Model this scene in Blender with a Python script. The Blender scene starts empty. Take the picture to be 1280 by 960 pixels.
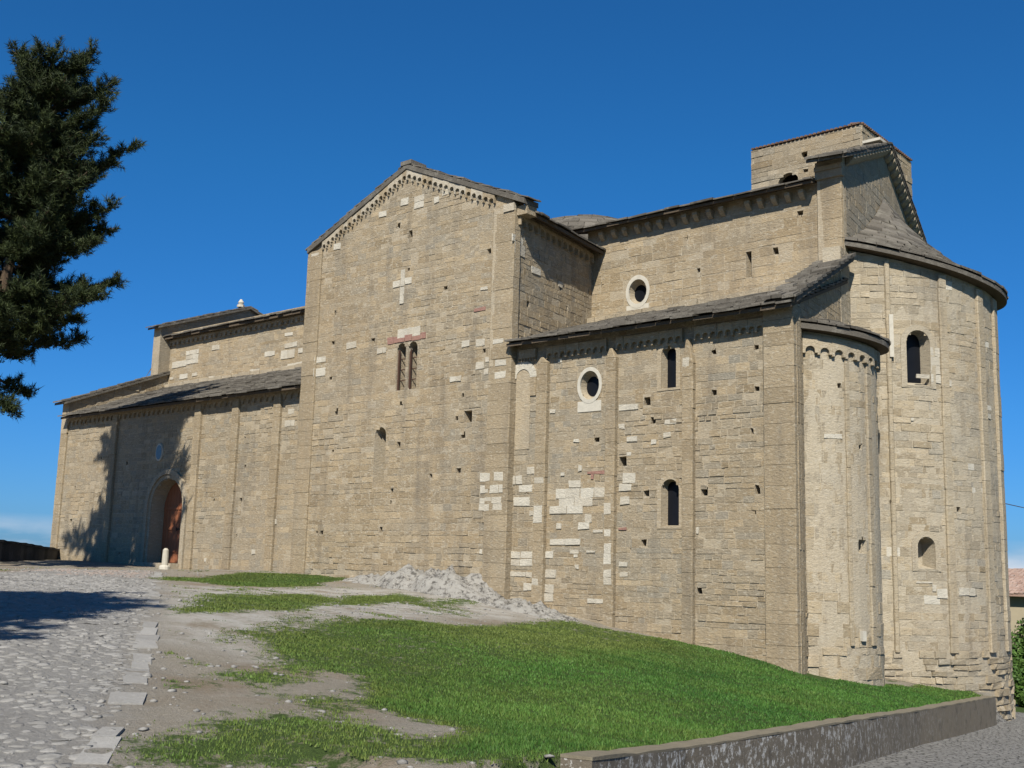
import bpy, bmesh, math, random
import numpy as np
from mathutils import Vector, Matrix
random.seed(7); RNG = np.random.default_rng(11)
C = bpy.context.scene.collection
SC = bpy.context.scene

# ------------------------------------------------------------------ camera
F = 1400.0                                    # focal length in photo pixels (1280 wide)
YAW, PIT, ROL = map(math.radians, (40.7619, 9.3909, 1.5884))
D_ = np.array([-math.sin(YAW)*math.cos(PIT), math.cos(YAW)*math.cos(PIT), math.sin(PIT)])
r_ = np.array([math.cos(YAW), math.sin(YAW), 0.0]); u_ = np.cross(r_, D_)
R_ = r_*math.cos(ROL) + u_*math.sin(ROL); U_ = -r_*math.sin(ROL) + u_*math.cos(ROL)
cam = bpy.data.cameras.new('camera'); co = bpy.data.objects.new('camera', cam); C.objects.link(co)
cam.sensor_width = 36.0; cam.lens = F/1280*36; cam.clip_start = .1; cam.clip_end = 9000
co.matrix_world = Matrix(((R_[0], U_[0], -D_[0], 0), (R_[1], U_[1], -D_[1], 0), (R_[2], U_[2], -D_[2], 0), (0, 0, 0, 1)))
SC.camera = co

# ------------------------------------------------------------------ light and sky
SUN_EL, SUN_AZ = 43.0, 30.0                   # azimuth: degrees east of south (south = -y, east = +x)
se, sa = math.radians(SUN_EL), math.radians(SUN_AZ)
SDIR = Vector((math.sin(sa)*math.cos(se), -math.cos(sa)*math.cos(se), math.sin(se)))
W = bpy.data.worlds.new('World'); SC.world = W; W.use_nodes = True
nt = W.node_tree; nt.nodes.clear()
sky = nt.nodes.new('ShaderNodeTexSky'); sky.sky_type = 'NISHITA'; sky.sun_disc = False
sky.sun_elevation = se; sky.sun_rotation = math.pi - sa
sky.altitude = 600; sky.air_density = 1.0; sky.dust_density = 0.35; sky.ozone_density = 4.0
hs = nt.nodes.new('ShaderNodeHueSaturation'); hs.inputs['Saturation'].default_value = 1.25; hs.inputs['Value'].default_value = 0.9
# low clouds near the horizon
tc = nt.nodes.new('ShaderNodeTexCoord'); sx = nt.nodes.new('ShaderNodeSeparateXYZ')
mp = nt.nodes.new('ShaderNodeMapping'); mp.inputs['Scale'].default_value = (3, 3, 12)
nz = nt.nodes.new('ShaderNodeTexNoise'); nz.inputs['Scale'].default_value = 2.2; nz.inputs['Detail'].default_value = 8
rng1 = nt.nodes.new('ShaderNodeMapRange'); rng1.inputs[1].default_value = 0.46; rng1.inputs[2].default_value = 0.62
rng2 = nt.nodes.new('ShaderNodeMapRange'); rng2.inputs[1].default_value = 0.035; rng2.inputs[2].default_value = 0.005
mul = nt.nodes.new('ShaderNodeMath'); mul.operation = 'MULTIPLY'
mx = nt.nodes.new('ShaderNodeMix'); mx.data_type = 'RGBA'; mx.inputs[7].default_value = (6.5, 6.8, 7.4, 1)
bg = nt.nodes.new('ShaderNodeBackground'); bg.inputs[1].default_value = 0.075
wo = nt.nodes.new('ShaderNodeOutputWorld'); L = nt.links.new
L(sky.outputs[0], hs.inputs['Color']); L(tc.outputs['Generated'], mp.inputs[0]); L(mp.outputs[0], nz.inputs['Vector'])
L(tc.outputs['Generated'], sx.inputs[0]); L(nz.outputs['Fac'], rng1.inputs[0]); L(sx.outputs['Z'], rng2.inputs[0])
L(rng1.outputs[0], mul.inputs[0]); L(rng2.outputs[0], mul.inputs[1]); L(mul.outputs[0], mx.inputs[0])
cr_ = nt.nodes.new('ShaderNodeValToRGB'); e_ = cr_.color_ramp.elements
e_[0].position = .0; e_[0].color = (.22, .44, .90, 1); e_[1].position = .6; e_[1].color = (.50, .88, 1.05, 1)
q_ = e_.new(.14); q_.color = (.29, .66, 1.0, 1); q_ = e_.new(.34); q_.color = (.38, .84, 1.04, 1)
mm_ = nt.nodes.new('ShaderNodeMix'); mm_.data_type = 'RGBA'; mm_.blend_type = 'MULTIPLY'; mm_.inputs[0].default_value = 1
L(sx.outputs['Z'], cr_.inputs[0]); L(hs.outputs[0], mm_.inputs[6]); L(cr_.outputs[0], mm_.inputs[7])
L(mm_.outputs[2], mx.inputs[6]); L(mx.outputs[2], bg.inputs[0]); L(bg.outputs[0], wo.inputs[0])
sl = bpy.data.lights.new('sun', 'SUN'); sl.energy = 5.0; sl.angle = math.radians(.53); sl.color = (1, .95, .86)
so = bpy.data.objects.new('sun', sl); C.objects.link(so); so.rotation_euler = SDIR.to_track_quat('Z', 'Y').to_euler()
SC.view_settings.view_transform = 'Standard'; SC.view_settings.look = 'None'
SC.view_settings.exposure = 0.62; SC.view_settings.gamma = 1.0; SC.view_settings.use_curve_mapping = False

# ------------------------------------------------------------------ photo measurements -> points on real planes
def ray(x, y): return (x-640)*R_ - (y-480)*U_ + F*D_
def onY(x, y, Y): v = ray(x, y); return v*Y/v[1]
def onX(x, y, X): v = ray(x, y); return v*X/v[0]
def onZ(x, y, Z): v = ray(x, y); return v*Z/v[2]

# ------------------------------------------------------------------ materials
def nodes(name, rough=.9):
    m = bpy.data.materials.new(name); m.use_nodes = True
    t = m.node_tree; b = t.nodes['Principled BSDF']; b.inputs['Roughness'].default_value = rough
    b.inputs['Specular IOR Level'].default_value = .2
    return m, t, b
def N(t, kind, **kw):
    n = t.nodes.new(kind)
    for k, v in kw.items():
        if k.startswith('i_'):
            n.inputs[k[2:].replace('_', ' ')].default_value = v
        else: setattr(n, k, v)
    return n
def noise(t, scale, detail=5, vec=None, rough=.55, dist=0):
    n = N(t, 'ShaderNodeTexNoise'); n.inputs['Scale'].default_value = scale; n.inputs['Detail'].default_value = detail
    n.inputs['Roughness'].default_value = rough; n.inputs['Distortion'].default_value = dist
    if vec is not None: t.links.new(vec, n.inputs['Vector'])
    return n.outputs['Fac']
def ramp(t, fac, a, b, lo=0., hi=1.):
    n = N(t, 'ShaderNodeMapRange'); t.links.new(fac, n.inputs[0])
    for i, v in zip((1, 2, 3, 4), (a, b, lo, hi)): n.inputs[i].default_value = v
    return n.outputs[0]
AL = .745                                   # one reflectance scale for every material
def alb(c): return c if max(c[:3])-min(c[:3]) < 1e-6 else tuple(x*AL for x in c[:3])
def mix(t, fac, a, b, mode='MIX'):
    n = N(t, 'ShaderNodeMix', data_type='RGBA', blend_type=mode)
    for i, v in ((0, fac), (6, a), (7, b)):
        if hasattr(v, 'links') or hasattr(v, 'is_linked'): t.links.new(v, n.inputs[i])
        elif i == 0: n.inputs[0].default_value = v
        else: n.inputs[i].default_value = (*alb(v), 1)
    return n.outputs[2]
def bump(t, b, h, strength, dist):
    n = N(t, 'ShaderNodeBump'); n.inputs['Strength'].default_value = strength; n.inputs['Distance'].default_value = dist
    t.links.new(h, n.inputs['Height']); t.links.new(n.outputs[0], b.inputs['Normal']); return n
def madd(t, a, b, op='ADD'):
    n = N(t, 'ShaderNodeMath', operation=op)
    for i, v in enumerate((a, b)):
        if hasattr(v, 'is_linked'): t.links.new(v, n.inputs[i])
        else: n.inputs[i].default_value = v
    return n.outputs[0]
def objco(t): return N(t, 'ShaderNodeNewGeometry').outputs['Position']
def stretch(t, vec, sc):
    n = N(t, 'ShaderNodeMapping'); n.inputs['Scale'].default_value = sc; t.links.new(vec, n.inputs[0]); return n.outputs[0]
def attr(t, name='tone'):
    a = N(t, 'ShaderNodeAttribute'); a.attribute_name = name
    s = N(t, 'ShaderNodeSeparateColor'); t.links.new(a.outputs['Color'], s.inputs[0]); return s.outputs

def stone_mat(name, lo, hi, grey, white, pink=(.34, .17, .14)):
    m, t, b = nodes(name, .93); P = objco(t); A = attr(t)
    lo = tuple(1.12*x for x in lo); hi = tuple(1.24*x for x in hi); c = mix(t, A[0], lo, hi)
    c = mix(t, A[1], c, grey)
    # warm and cool drifting over metres, pale mortar smears, dark weathering runs
    c = mix(t, ramp(t, noise(t, .35, 4, P), .35, .7, 0, .55), c, mix(t, .5, c, (.40, .29, .165)))
    c = mix(t, ramp(t, noise(t, .9, 6, P, .65), .5, .75, 0, .5), c, grey)
    c = mix(t, ramp(t, noise(t, 7, 6, stretch(t, P, (1, 1, 2.2)), .7), .535, .64, 0, .6), c, (.55, .49, .38))
    c = mix(t, ramp(t, noise(t, 9, 5, stretch(t, P, (1, 1, 3.5)), .7, .6), .565, .66, 0, .62), c, (.11, .088, .06))
    c = mix(t, ramp(t, noise(t, 1.6, 6, stretch(t, P, (1, 1, .12)), .6), .53, .72, 0, .55), c, (.185, .155, .115))
    w = mix(t, ramp(t, noise(t, 3, 5, P), .3, .7), white, tuple(x*.8 for x in white))
    w = mix(t, ramp(t, noise(t, 14, 5, P, .7), .58, .7, 0, .5), w, (.42, .36, .25))
    c = mix(t, A[2], c, w)
    alpha = N(t, 'ShaderNodeAttribute'); alpha.attribute_name = 'tone'
    c = mix(t, alpha.outputs['Alpha'], c, pink)
    c = mix(t, 1.0, c, mix(t, noise(t, 26, 5, stretch(t, P, (1, 1, 2.4)), .7), (.60, .60, .60), (1.42, 1.42, 1.42)), 'MULTIPLY')
    t.links.new(c, b.inputs['Base Color'])
    h = madd(t, madd(t, noise(t, 11, 6, stretch(t, P, (1, 1, 1.8)), .7), 1.0, 'MULTIPLY'), madd(t, noise(t, 45, 4, P, .7), .45, 'MULTIPLY'))
    bump(t, b, h, .85, .035)
    return m
WHITE = (.66, .61, .50)
M = {}
M['stone'] = stone_mat('sandstone', (.235, .180, .108), (.385, .305, .195), (.295, .265, .205), WHITE)
M['apse'] = stone_mat('pale_sandstone', (.25, .20, .125), (.43, .36, .25), (.36, .33, .265), WHITE)

def slab_mat(name, a, b_, lich):
    m, t, b = nodes(name, .9); P = objco(t); A = attr(t)
    c = mix(t, A[0], a, b_)
    c = mix(t, ramp(t, noise(t, 2.5, 6, P, .65), .5, .72, 0, .7), c, lich)
    c = mix(t, ramp(t, noise(t, 9, 5, P, .7), .58, .7, 0, .6), c, (.055, .05, .04))
    c = mix(t, 1.0, c, mix(t, noise(t, 40, 4, P, .7), (.6, .6, .6), (1.35, 1.35, 1.35)), 'MULTIPLY')
    t.links.new(c, b.inputs['Base Color']); bump(t, b, noise(t, 16, 6, P, .7), .8, .03); return m
M['slab'] = slab_mat('roof_slab', (.085, .075, .06), (.19, .17, .14), (.27, .25, .205))
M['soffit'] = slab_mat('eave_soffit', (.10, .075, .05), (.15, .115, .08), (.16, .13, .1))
M['tile'] = slab_mat('roof_tile', (.10, .06, .04), (.20, .12, .08), (.22, .18, .14))

def plain(name, col, rough=.8, var=.25, sc=6, bmp=.3, metal=0):
    m, t, b = nodes(name, rough); P = objco(t)
    c = mix(t, noise(t, sc, 6, P, .65), tuple(x*(1-var) for x in col), tuple(min(1, x*(1+var)) for x in col))
    t.links.new(c, b.inputs['Base Color']); b.inputs['Metallic'].default_value = metal
    if bmp: bump(t, b, noise(t, sc*5, 5, P, .7), bmp, .01)
    return m
M['glass'] = plain('dark_glass', (.010, .011, .014), .35, .3, 3, 0); M['glass'].node_tree.nodes['Principled BSDF'].inputs['Specular IOR Level'].default_value = .12
M['iron'] = plain('rusty_iron', (.09, .05, .035), .7)
M['infill'] = plain('plaster_infill', (.36, .285, .175), .95, .18, 2.5)
M['marble'] = plain('white_limestone', (.56, .52, .43), .9, .28, 6, .6)
M['plaque'] = plain('glazed_plaque', (.14, .25, .33), .35, .35, 9, .2)
M['post'] = plain('post_stone', (.50, .46, .37), .9)
def wood_mat():
    m, t, b = nodes('door_wood', .6); P = objco(t)
    c = mix(t, noise(t, 5, 6, stretch(t, P, (6, 6, .5)), .6), (.24, .085, .04), (.44, .17, .08))
    t.links.new(c, b.inputs['Base Color']); bump(t, b, noise(t, 6, 5, stretch(t, P, (9, 9, .5))), .4, .01); return m
M['wood'] = wood_mat()
def rock_mat():
    m, t, b = nodes('pale_rock', .95); P = objco(t)
    c = mix(t, noise(t, 2.2, 8, P, .7), (.42, .39, .34), (.66, .63, .56))
    c = mix(t, ramp(t, noise(t, 6, 7, P, .75), .50, .60, 0, .8), c, (.10, .09, .075))
    c = mix(t, ramp(t, noise(t, 4, 6, P, .7), .60, .7, 0, .7), c, (.62, .59, .53))
    t.links.new(c, b.inputs['Base Color']); bump(t, b, madd(t, noise(t, 5, 9, P, .75), noise(t, 22, 5, P, .75)), 1, .1); return m
M['rock'] = rock_mat()
def concrete_mat():
    m, t, b = nodes('lichened_concrete', .95); P = objco(t)
    c = mix(t, noise(t, .9, 6, P, .6), (.12, .10, .075), (.235, .20, .15))
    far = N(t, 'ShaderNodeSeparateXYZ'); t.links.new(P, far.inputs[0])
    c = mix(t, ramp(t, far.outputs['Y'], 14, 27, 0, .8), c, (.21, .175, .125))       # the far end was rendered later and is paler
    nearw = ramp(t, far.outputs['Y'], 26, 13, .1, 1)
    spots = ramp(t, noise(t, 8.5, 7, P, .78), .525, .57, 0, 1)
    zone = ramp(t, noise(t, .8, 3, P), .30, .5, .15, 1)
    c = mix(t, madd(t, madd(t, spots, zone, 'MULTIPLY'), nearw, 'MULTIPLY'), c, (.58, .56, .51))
    c = mix(t, ramp(t, noise(t, 3, 6, P, .7), .52, .7, 0, .6), c, (.07, .06, .045))
    t.links.new(c, b.inputs['Base Color']); bump(t, b, noise(t, 25, 6, P, .75), .7, .02); return m
M['concrete'] = concrete_mat()
M['cap'] = plain('wall_cap', (.21, .18, .125), .95, .4, 7, .8)
M['rubble'] = slab_mat('shaded_rubble', (.05, .047, .042), (.14, .13, .115), (.18, .17, .15))  # parapet stone: the pine's shade is put into this dark colour
M['bark'] = plain('pine_bark', (.10, .07, .045), .95, .4, 7, .8)
def leaf_mat(name, a, b_):
    m, t, b = nodes(name, .65); A = attr(t)
    t.links.new(mix(t, A[0], a, b_), b.inputs['Base Color']); return m
M['needle'] = leaf_mat('pine_needle', (.011, .020, .007), (.066, .086, .024))
M['leaf'] = leaf_mat('shrub_leaf', (.03, .07, .012), (.10, .18, .035))
M['blade'] = leaf_mat('grass_blade', (.024, .082, .013), (.105, .23, .038))
t_ = M['blade'].node_tree; A_ = attr(t_); b_ = t_.nodes['Principled BSDF']; c_ = b_.inputs['Base Color'].links[0].from_socket
t_.links.new(mix(t_, madd(t_, A_[1], .75, 'MULTIPLY'), c_, mix(t_, A_[0], (.075, .085, .015), (.17, .185, .045))), b_.inputs['Base Color'])
M['house_tile'] = slab_mat('pale_tile', (.34, .22, .17), (.50, .36, .29), (.5, .42, .36))
M['house'] = plain('house_plaster', (.42, .36, .25), .95, .15, 3)

def ground_mat():
    m, t, b = nodes('hill_ground', .97); P = objco(t); A = attr(t)      # r grass, g path, b road
    d = mix(t, noise(t, 1.3, 7, P, .68), (.235, .20, .145), (.40, .36, .29))
    d = mix(t, ramp(t, noise(t, 14, 6, P, .75), .55, .68, 0, .7), d, (.50, .47, .41))
    d = mix(t, ramp(t, noise(t, 20, 6, P, .75), .58, .7, 0, .7), d, (.14, .115, .08))
    d = mix(t, ramp(t, noise(t, .55, 5, P, .6), .5, .66, 0, .6), d, (.24, .17, .10))
    path = mix(t, noise(t, 2.0, 8, P, .7), (.235, .22, .195), (.38, .365, .335))
    path = mix(t, ramp(t, noise(t, 18, 6, P, .8), .55, .66, 0, .6), path, (.56, .54, .50))
    al_ = N(t, 'ShaderNodeAttribute'); al_.attribute_name = 'tone'
    d = mix(t, madd(t, al_.outputs['Alpha'], ramp(t, noise(t, 1.8, 7, P, .7), .36, .56), 'MULTIPLY'), d, mix(t, noise(t, 9, 7, P, .75), (.34, .315, .265), (.62, .59, .53)))
    c = mix(t, A[1], d, path)
    g = mix(t, noise(t, 3, 7, P, .7), (.035, .070, .012), (.085, .125, .028))
    fr = madd(t, A[0], ramp(t, noise(t, 5, 6, P, .75), .3, .7, -.32, .32))
    c = mix(t, ramp(t, fr, .38, .6), c, g)
    road = mix(t, noise(t, 2.2, 8, P, .7), (.24, .23, .21), (.40, .385, .35))
    vo = N(t, 'ShaderNodeTexVoronoi', feature='DISTANCE_TO_EDGE'); vo.inputs['Scale'].default_value = 6.5
    dv = N(t, 'ShaderNodeVectorMath', operation='ADD'); nn = N(t, 'ShaderNodeTexNoise'); nn.inputs['Scale'].default_value = 3
    t.links.new(P, nn.inputs['Vector']); sc = N(t, 'ShaderNodeVectorMath', operation='SCALE'); sc.inputs['Scale'].default_value = .18
    t.links.new(nn.outputs['Color'], sc.inputs[0]); t.links.new(P, dv.inputs[0]); t.links.new(sc.outputs[0], dv.inputs[1]); t.links.new(dv.outputs[0], vo.inputs['Vector'])
    joint = ramp(t, vo.outputs['Distance'], .02, .09)
    road = mix(t, joint, (.10, .095, .08), road)
    c = mix(t, A[2], c, road)
    t.links.new(c, b.inputs['Base Color'])
    h = madd(t, noise(t, 6, 8, P, .75), noise(t, 30, 5, P, .75))
    h = madd(t, h, madd(t, joint, A[2], 'MULTIPLY'))
    bump(t, b, h, .9, .05); return m
M['ground'] = ground_mat()
def cobble_mat():
    m, t, b = nodes('worn_cobble', .9); P = objco(t); A = attr(t)
    c = mix(t, A[0], (.21, .20, .18), (.36, .345, .315))
    c = mix(t, A[1], c, (.36, .27, .215))
    c = mix(t, ramp(t, noise(t, 9, 6, P, .7), .5, .7, 0, .6), c, (.42, .41, .38))
    c = mix(t, 1.0, c, mix(t, noise(t, 40, 4, P, .7), (.7, .7, .7), (1.25, 1.25, 1.25)), 'MULTIPLY')
    t.links.new(c, b.inputs['Base Color']); bump(t, b, noise(t, 25, 6, P, .75), .6, .02); return m
M['cobble'] = cobble_mat()

# ------------------------------------------------------------------ mesh helpers
def vnoise(x, y, seed=0):
    r = np.random.default_rng(seed); out = 0
    for k in range(5):
        f = .35*2**k; a, b, c = r.uniform(0, 6.28, 3); th = r.uniform(0, 6.28)
        out = out+np.sin(f*(x*math.cos(th)+y*math.sin(th))*2+a+1.3*np.sin(f*(y*1.3-x*.7)+b))*np.cos(f*(y*math.cos(th)-x*math.sin(th))*1.7+c)/1.5**k
    return out/2
class MB:
    def __init__(s): s.v = []; s.f = []; s.c = []; s.m = []
    def face(s, pts, col=(.5, .3, 0, 0), mi=0):
        n = len(s.v); s.v += [tuple(p) for p in pts]; s.f.append(tuple(range(n, n+len(pts)))); s.c.append(col); s.m.append(mi)
    def hexa(s, P, col=(.5, .3, 0, 0), mi=0, back=True):
        # P: 8 points, 0-3 outer ring (ccw seen from outside), 4-7 the matching inner ring
        n = len(s.v); s.v += [tuple(p) for p in P]
        fs = [(0, 1, 2, 3), (0, 4, 5, 1), (1, 5, 6, 2), (2, 6, 7, 3), (3, 7, 4, 0)] + ([(7, 6, 5, 4)] if back else [])
        for f in fs: s.f.append(tuple(n+i for i in f)); s.c.append(col); s.m.append(mi)
    def box(s, a, b, col=(.5, .3, 0, 0), mi=0):
        x0, y0, z0 = a; x1, y1, z1 = b
        s.hexa([(x0, y0, z0), (x1, y0, z0), (x1, y0, z1), (x0, y0, z1), (x0, y1, z0), (x1, y1, z0), (x1, y1, z1), (x0, y1, z1)], col, mi)
    def prism(s, outer, inner, col=(.5, .3, 0, 0), mi=0):
        # two rings of the same count
        n = len(s.v); k = len(outer); s.v += [tuple(p) for p in outer] + [tuple(p) for p in inner]
        s.f.append(tuple(range(n, n+k))); s.f.append(tuple(range(n+2*k-1, n+k-1, -1)))
        for i in range(k): j = (i+1) % k; s.f.append((n+j, n+i, n+k+i, n+k+j))
        s.c += [col]*(k+2); s.m += [mi]*(k+2)
    def add_mesh(s, me, col=(.5, .3, 0, 0), mi=0):
        n = len(s.v); s.v += [tuple(v.co) for v in me.vertices]
        for p in me.polygons: s.f.append(tuple(n+i for i in p.vertices)); s.c.append(col); s.m.append(mi)
    def build(s, name, mats, parent=None, smooth=False):
        me = bpy.data.meshes.new(name); me.from_pydata(s.v, [], s.f)
        a = me.attributes.new('tone', 'FLOAT_COLOR', 'FACE')
        a.data.foreach_set('color', np.array(s.c, dtype=np.float32).ravel())
        mats = mats if isinstance(mats, (list, tuple)) else [mats]
        for mm in mats: me.materials.append(mm)
        me.polygons.foreach_set('material_index', np.array(s.m, dtype=np.int32))
        if smooth: me.polygons.foreach_set('use_smooth', np.ones(len(s.f), dtype=bool))
        me.update(); o = bpy.data.objects.new(name, me); C.objects.link(o)
        if parent is not None: o.parent = parent; o.matrix_parent_inverse = parent.matrix_world.inverted()
        return o
def np_mesh(name, V, Fc, col, mat, smooth=False, k=3):
    me = bpy.data.meshes.new(name); nf = len(Fc)
    me.vertices.add(len(V)); me.vertices.foreach_set('co', np.asarray(V, np.float32).ravel())
    me.loops.add(nf*k); me.loops.foreach_set('vertex_index', np.asarray(Fc, np.int32).ravel())
    me.polygons.add(nf); me.polygons.foreach_set('loop_start', np.arange(0, nf*k, k, dtype=np.int32))
    me.polygons.foreach_set('loop_total', np.full(nf, k, np.int32))
    if smooth: me.polygons.foreach_set('use_smooth', np.ones(nf, dtype=bool))
    me.materials.append(mat); me.update(calc_edges=True)
    if col is not None:
        a = me.attributes.new('tone', 'FLOAT_COLOR', 'FACE'); a.data.foreach_set('color', np.asarray(col, np.float32).ravel())
    o = bpy.data.objects.new(name, me); C.objects.link(o); return o
def empty(name, loc, label, cat, group=None):
    o = bpy.data.objects.new(name, None); C.objects.link(o); o.location = loc; o.empty_display_size = .3
    o['label'] = label; o['category'] = cat
    if group: o['group'] = group
    bpy.context.view_layer.update(); return o
def tag(o, label, cat, group=None):
    o['label'] = label; o['category'] = cat
    if group: o['group'] = group
    return o
def boolean_cut(me_solid, me_cut):
    a = bpy.data.objects.new('cut_base', me_solid); b = bpy.data.objects.new('cut_tool', me_cut)
    C.objects.link(a); C.objects.link(b)
    md = a.modifiers.new('b', 'BOOLEAN'); md.operation = 'DIFFERENCE'; md.solver = 'EXACT'; md.object = b
    dg = bpy.context.evaluated_depsgraph_get(); me = bpy.data.meshes.new_from_object(a.evaluated_get(dg))
    bpy.data.objects.remove(a); bpy.data.objects.remove(b); return me
def fix_normals(me):
    bm = bmesh.new(); bm.from_mesh(me); bmesh.ops.recalc_face_normals(bm, faces=bm.faces); bm.to_mesh(me); bm.free()

# ---- a wall: map(u, v, dep) gives a point; u along, v up, dep outward
def planeY(Y):
    f = lambda u, v, d: (u, Y-d, v); f.uv = lambda x, y: (lambda p: (p[0], p[2]))(onY(x, y, Y)); return f
EK = .16; EN = np.array([1, EK])/math.hypot(1, EK); ED = np.array([-EK, 1])/math.hypot(1, EK); EO = np.array([-12.4, 25.0])
def planeE(off=0., O=EO):                   # the slightly skewed east walls; u = distance north of the south corner
    def f(u, v, d): q = O + ED*u + EN*(d+off); return (q[0], q[1], v)
    def uv(x, y):
        w = ray(x, y); k = ((O+EN*off)@EN)/(w[:2]@EN); p = w*k; return ((p[:2]-O)@ED, p[2])
    f.uv = uv; return f
def planeX(X, sgn=1):
    f = lambda u, v, d: (X+sgn*d, u, v); f.uv = lambda x, y: (lambda p: (p[1], p[2]))(onX(x, y, X)); return f
def cyl(c, R):
    c = np.array(c)
    def f(u, v, d): a = u/R; return (c[0]+(R+d)*math.cos(a), c[1]+(R+d)*math.sin(a), v)
    def uv(x, y):
        w = ray(x, y); A = w[0]**2+w[1]**2; B = -(w[0]*c[0]+w[1]*c[1]); CC = c@c-R*R
        disc = max(0, B*B-A*CC); k = (-B-math.sqrt(disc))/A; p = w*k
        return (math.atan2(p[1]-c[1], p[0]-c[0])*R, p[2])
    f.uv = uv; f.R = R; f.c = c; return f
def arch_poly(u, v0, w, h, n=10):
    r = w/2; ys = v0+h-r
    return [(u-r, v0), (u+r, v0)] + [(u+r*math.cos(a), ys+r*math.sin(a)) for a in np.linspace(0, math.pi, n)]
def ell_poly(u, v, rx, rz, n=20): return [(u+rx*math.cos(a), v+rz*math.sin(a)) for a in np.linspace(0, 2*math.pi, n, endpoint=False)]
def rect_poly(u, v, w, h): return [(u-w/2, v-h/2), (u+w/2, v-h/2), (u+w/2, v+h/2), (u-w/2, v+h/2)]
def scan(poly, v):
    us = []
    for (a, b), (c, d) in zip(poly, poly[1:]+poly[:1]):
        if (b <= v) != (d <= v): us.append(a+(v-b)/(d-b)*(c-a))
    return (min(us), max(us)) if len(us) >= 2 else None
def solid_wall(mp, us, vb, vt, th):
    mb = MB(); n = len(us)
    o = [(mp(u, vb(u), 0), mp(u, vt(u), 0)) for u in us]; i = [(mp(u, vb(u), -th), mp(u, vt(u), -th)) for u in us]
    mb.v = [p for q in o for p in q] + [p for q in i for p in q]; K = 2*n
    for k in range(n-1):
        a = 2*k; mb.f += [(a, a+2, a+3, a+1), (K+a, K+a+1, K+a+3, K+a+2), (a+1, a+3, K+a+3, K+a+1), (a, K+a, K+a+2, a+2)]
    e = 2*(n-1); mb.f += [(0, 1, K+1, K), (e, K+e, K+e+1, e+1)]
    me = bpy.data.meshes.new('solid'); me.from_pydata(mb.v, [], mb.f); fix_normals(me); return me
def cutters(mp, ops):
    mb = MB()
    for outer, inner, depth in ops:
        # from just outside the face to the recess's back
        k = len(outer)
        rings = [[mp(u, v, .4) for u, v in outer], [mp(u, v, -.015) for u, v in outer], [mp(u, v, -depth) for u, v in inner]]
        n = len(mb.v); mb.v += [p for r in rings for p in r]
        mb.f.append(tuple(range(n, n+k))); mb.f.append(tuple(range(n+3*k-1, n+2*k-1, -1)))
        for q in range(2):
            for i in range(k): j = (i+1) % k; a = n+q*k; mb.f.append((a+j, a+i, a+k+i, a+k+j))
    me = bpy.data.meshes.new('cutter'); me.from_pydata(mb.v, [], mb.f); fix_normals(me); return me

def facing(mb, mp, u0, u1, vb, vt, polys=(), hrow=(.13, .235), lrow=(.18, .52), relief=.011, gap=.008, tone=(.5, .22), grey=(.3, .3), white=0., holes=.03, wav=.0, rough=None, seam=None):
    vmin = min(vb(u) for u in np.linspace(u0, u1, 30)); vmax = max(vt(u) for u in np.linspace(u0, u1, 60))
    v = vmin
    while v < vmax:
        h = random.uniform(*hrow); va, vc = v, v+h; v = vc
        blocks = [s for s in (scan(p, max(min(q[1] for q in p)+1e-3, min(max(q[1] for q in p)-1e-3, (va+vc)/2))) for p in polys if min(q[1] for q in p) < vc and max(q[1] for q in p) > va) if s]
        u = u0 - random.uniform(0, .3); rowt = random.gauss(0, .10); rowg = random.gauss(0, .12)
        while u < u1:
            P_ = mp(u, va, 0); uu = P_[0]*.8+P_[1]*.6; nv1 = float(vnoise(uu*1.1, va*1.3, 90)); nv2 = float(vnoise(uu*.8+9, va*.9, 91)); nv3 = float(vnoise(uu*.7, va*.9+4, 92))
            l = random.uniform(*lrow)*(1.6 if random.random() < .12 else 1); a, b = max(u, u0), min(u+l, u1); u += l
            if b-a < .04: continue
            iv = [(a, b)]
            for s, e in blocks:
                nv = []
                for p, q in iv:
                    if e <= p or s >= q: nv.append((p, q)); continue
                    if s-p > .04: nv.append((p, s))
                    if q-e > .04: nv.append((e, q))
                iv = nv
            for p, q in iv:
                R = relief*(rough(p, va) if rough else 1.)*(.45+1.5*min(1, max(0, .35+.9*nv1)))
                if random.random() < holes*(.3+2.6*min(1, max(0, .3+nv1))): continue
                tn = min(1, max(0, random.gauss(*tone)+rowt+.22*nv2)); g = min(1, max(0, random.gauss(*grey)+rowg+.38*nv3)); w = 1. if random.random() < white else 0.
                d = random.uniform(.15, 1)*R
                gg = gap*random.uniform(.3, 1.6)*(.5+1.3*min(1, max(0, .4+nv1))); j = lambda k=.012: random.uniform(-k, k)
                cs = [(p+gg+j(.008), va+gg+j()), (q-gg+j(.008), va+gg+j()), (q-gg+j(.008), vc-gg*.4+j()), (p+gg+j(.008), vc-gg*.4+j())]
                cs = [(x, min(max(y, vb(x)), vt(x))) for x, y in cs]
                if cs[3][1]-cs[0][1] < .03 and cs[2][1]-cs[1][1] < .03: continue
                dd = [d+j(R*.35) for _ in range(4)]
                # a front face and bevelled edges down to the mortar bed
                bev = min(.009, R*.6)
                cx = sum(c[0] for c in cs)/4; cy = sum(c[1] for c in cs)/4
                fr = [mp(x+(cx-x)/max(abs(cx-x), .05)*bev*.6, y+(cy-y)/max(abs(cy-y), .05)*bev*.6, k) for (x, y), k in zip(cs, dd)]
                mb.hexa(fr + [mp(x, y, -.008) for x, y in cs], (tn, g, w, 0), back=False)
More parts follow.
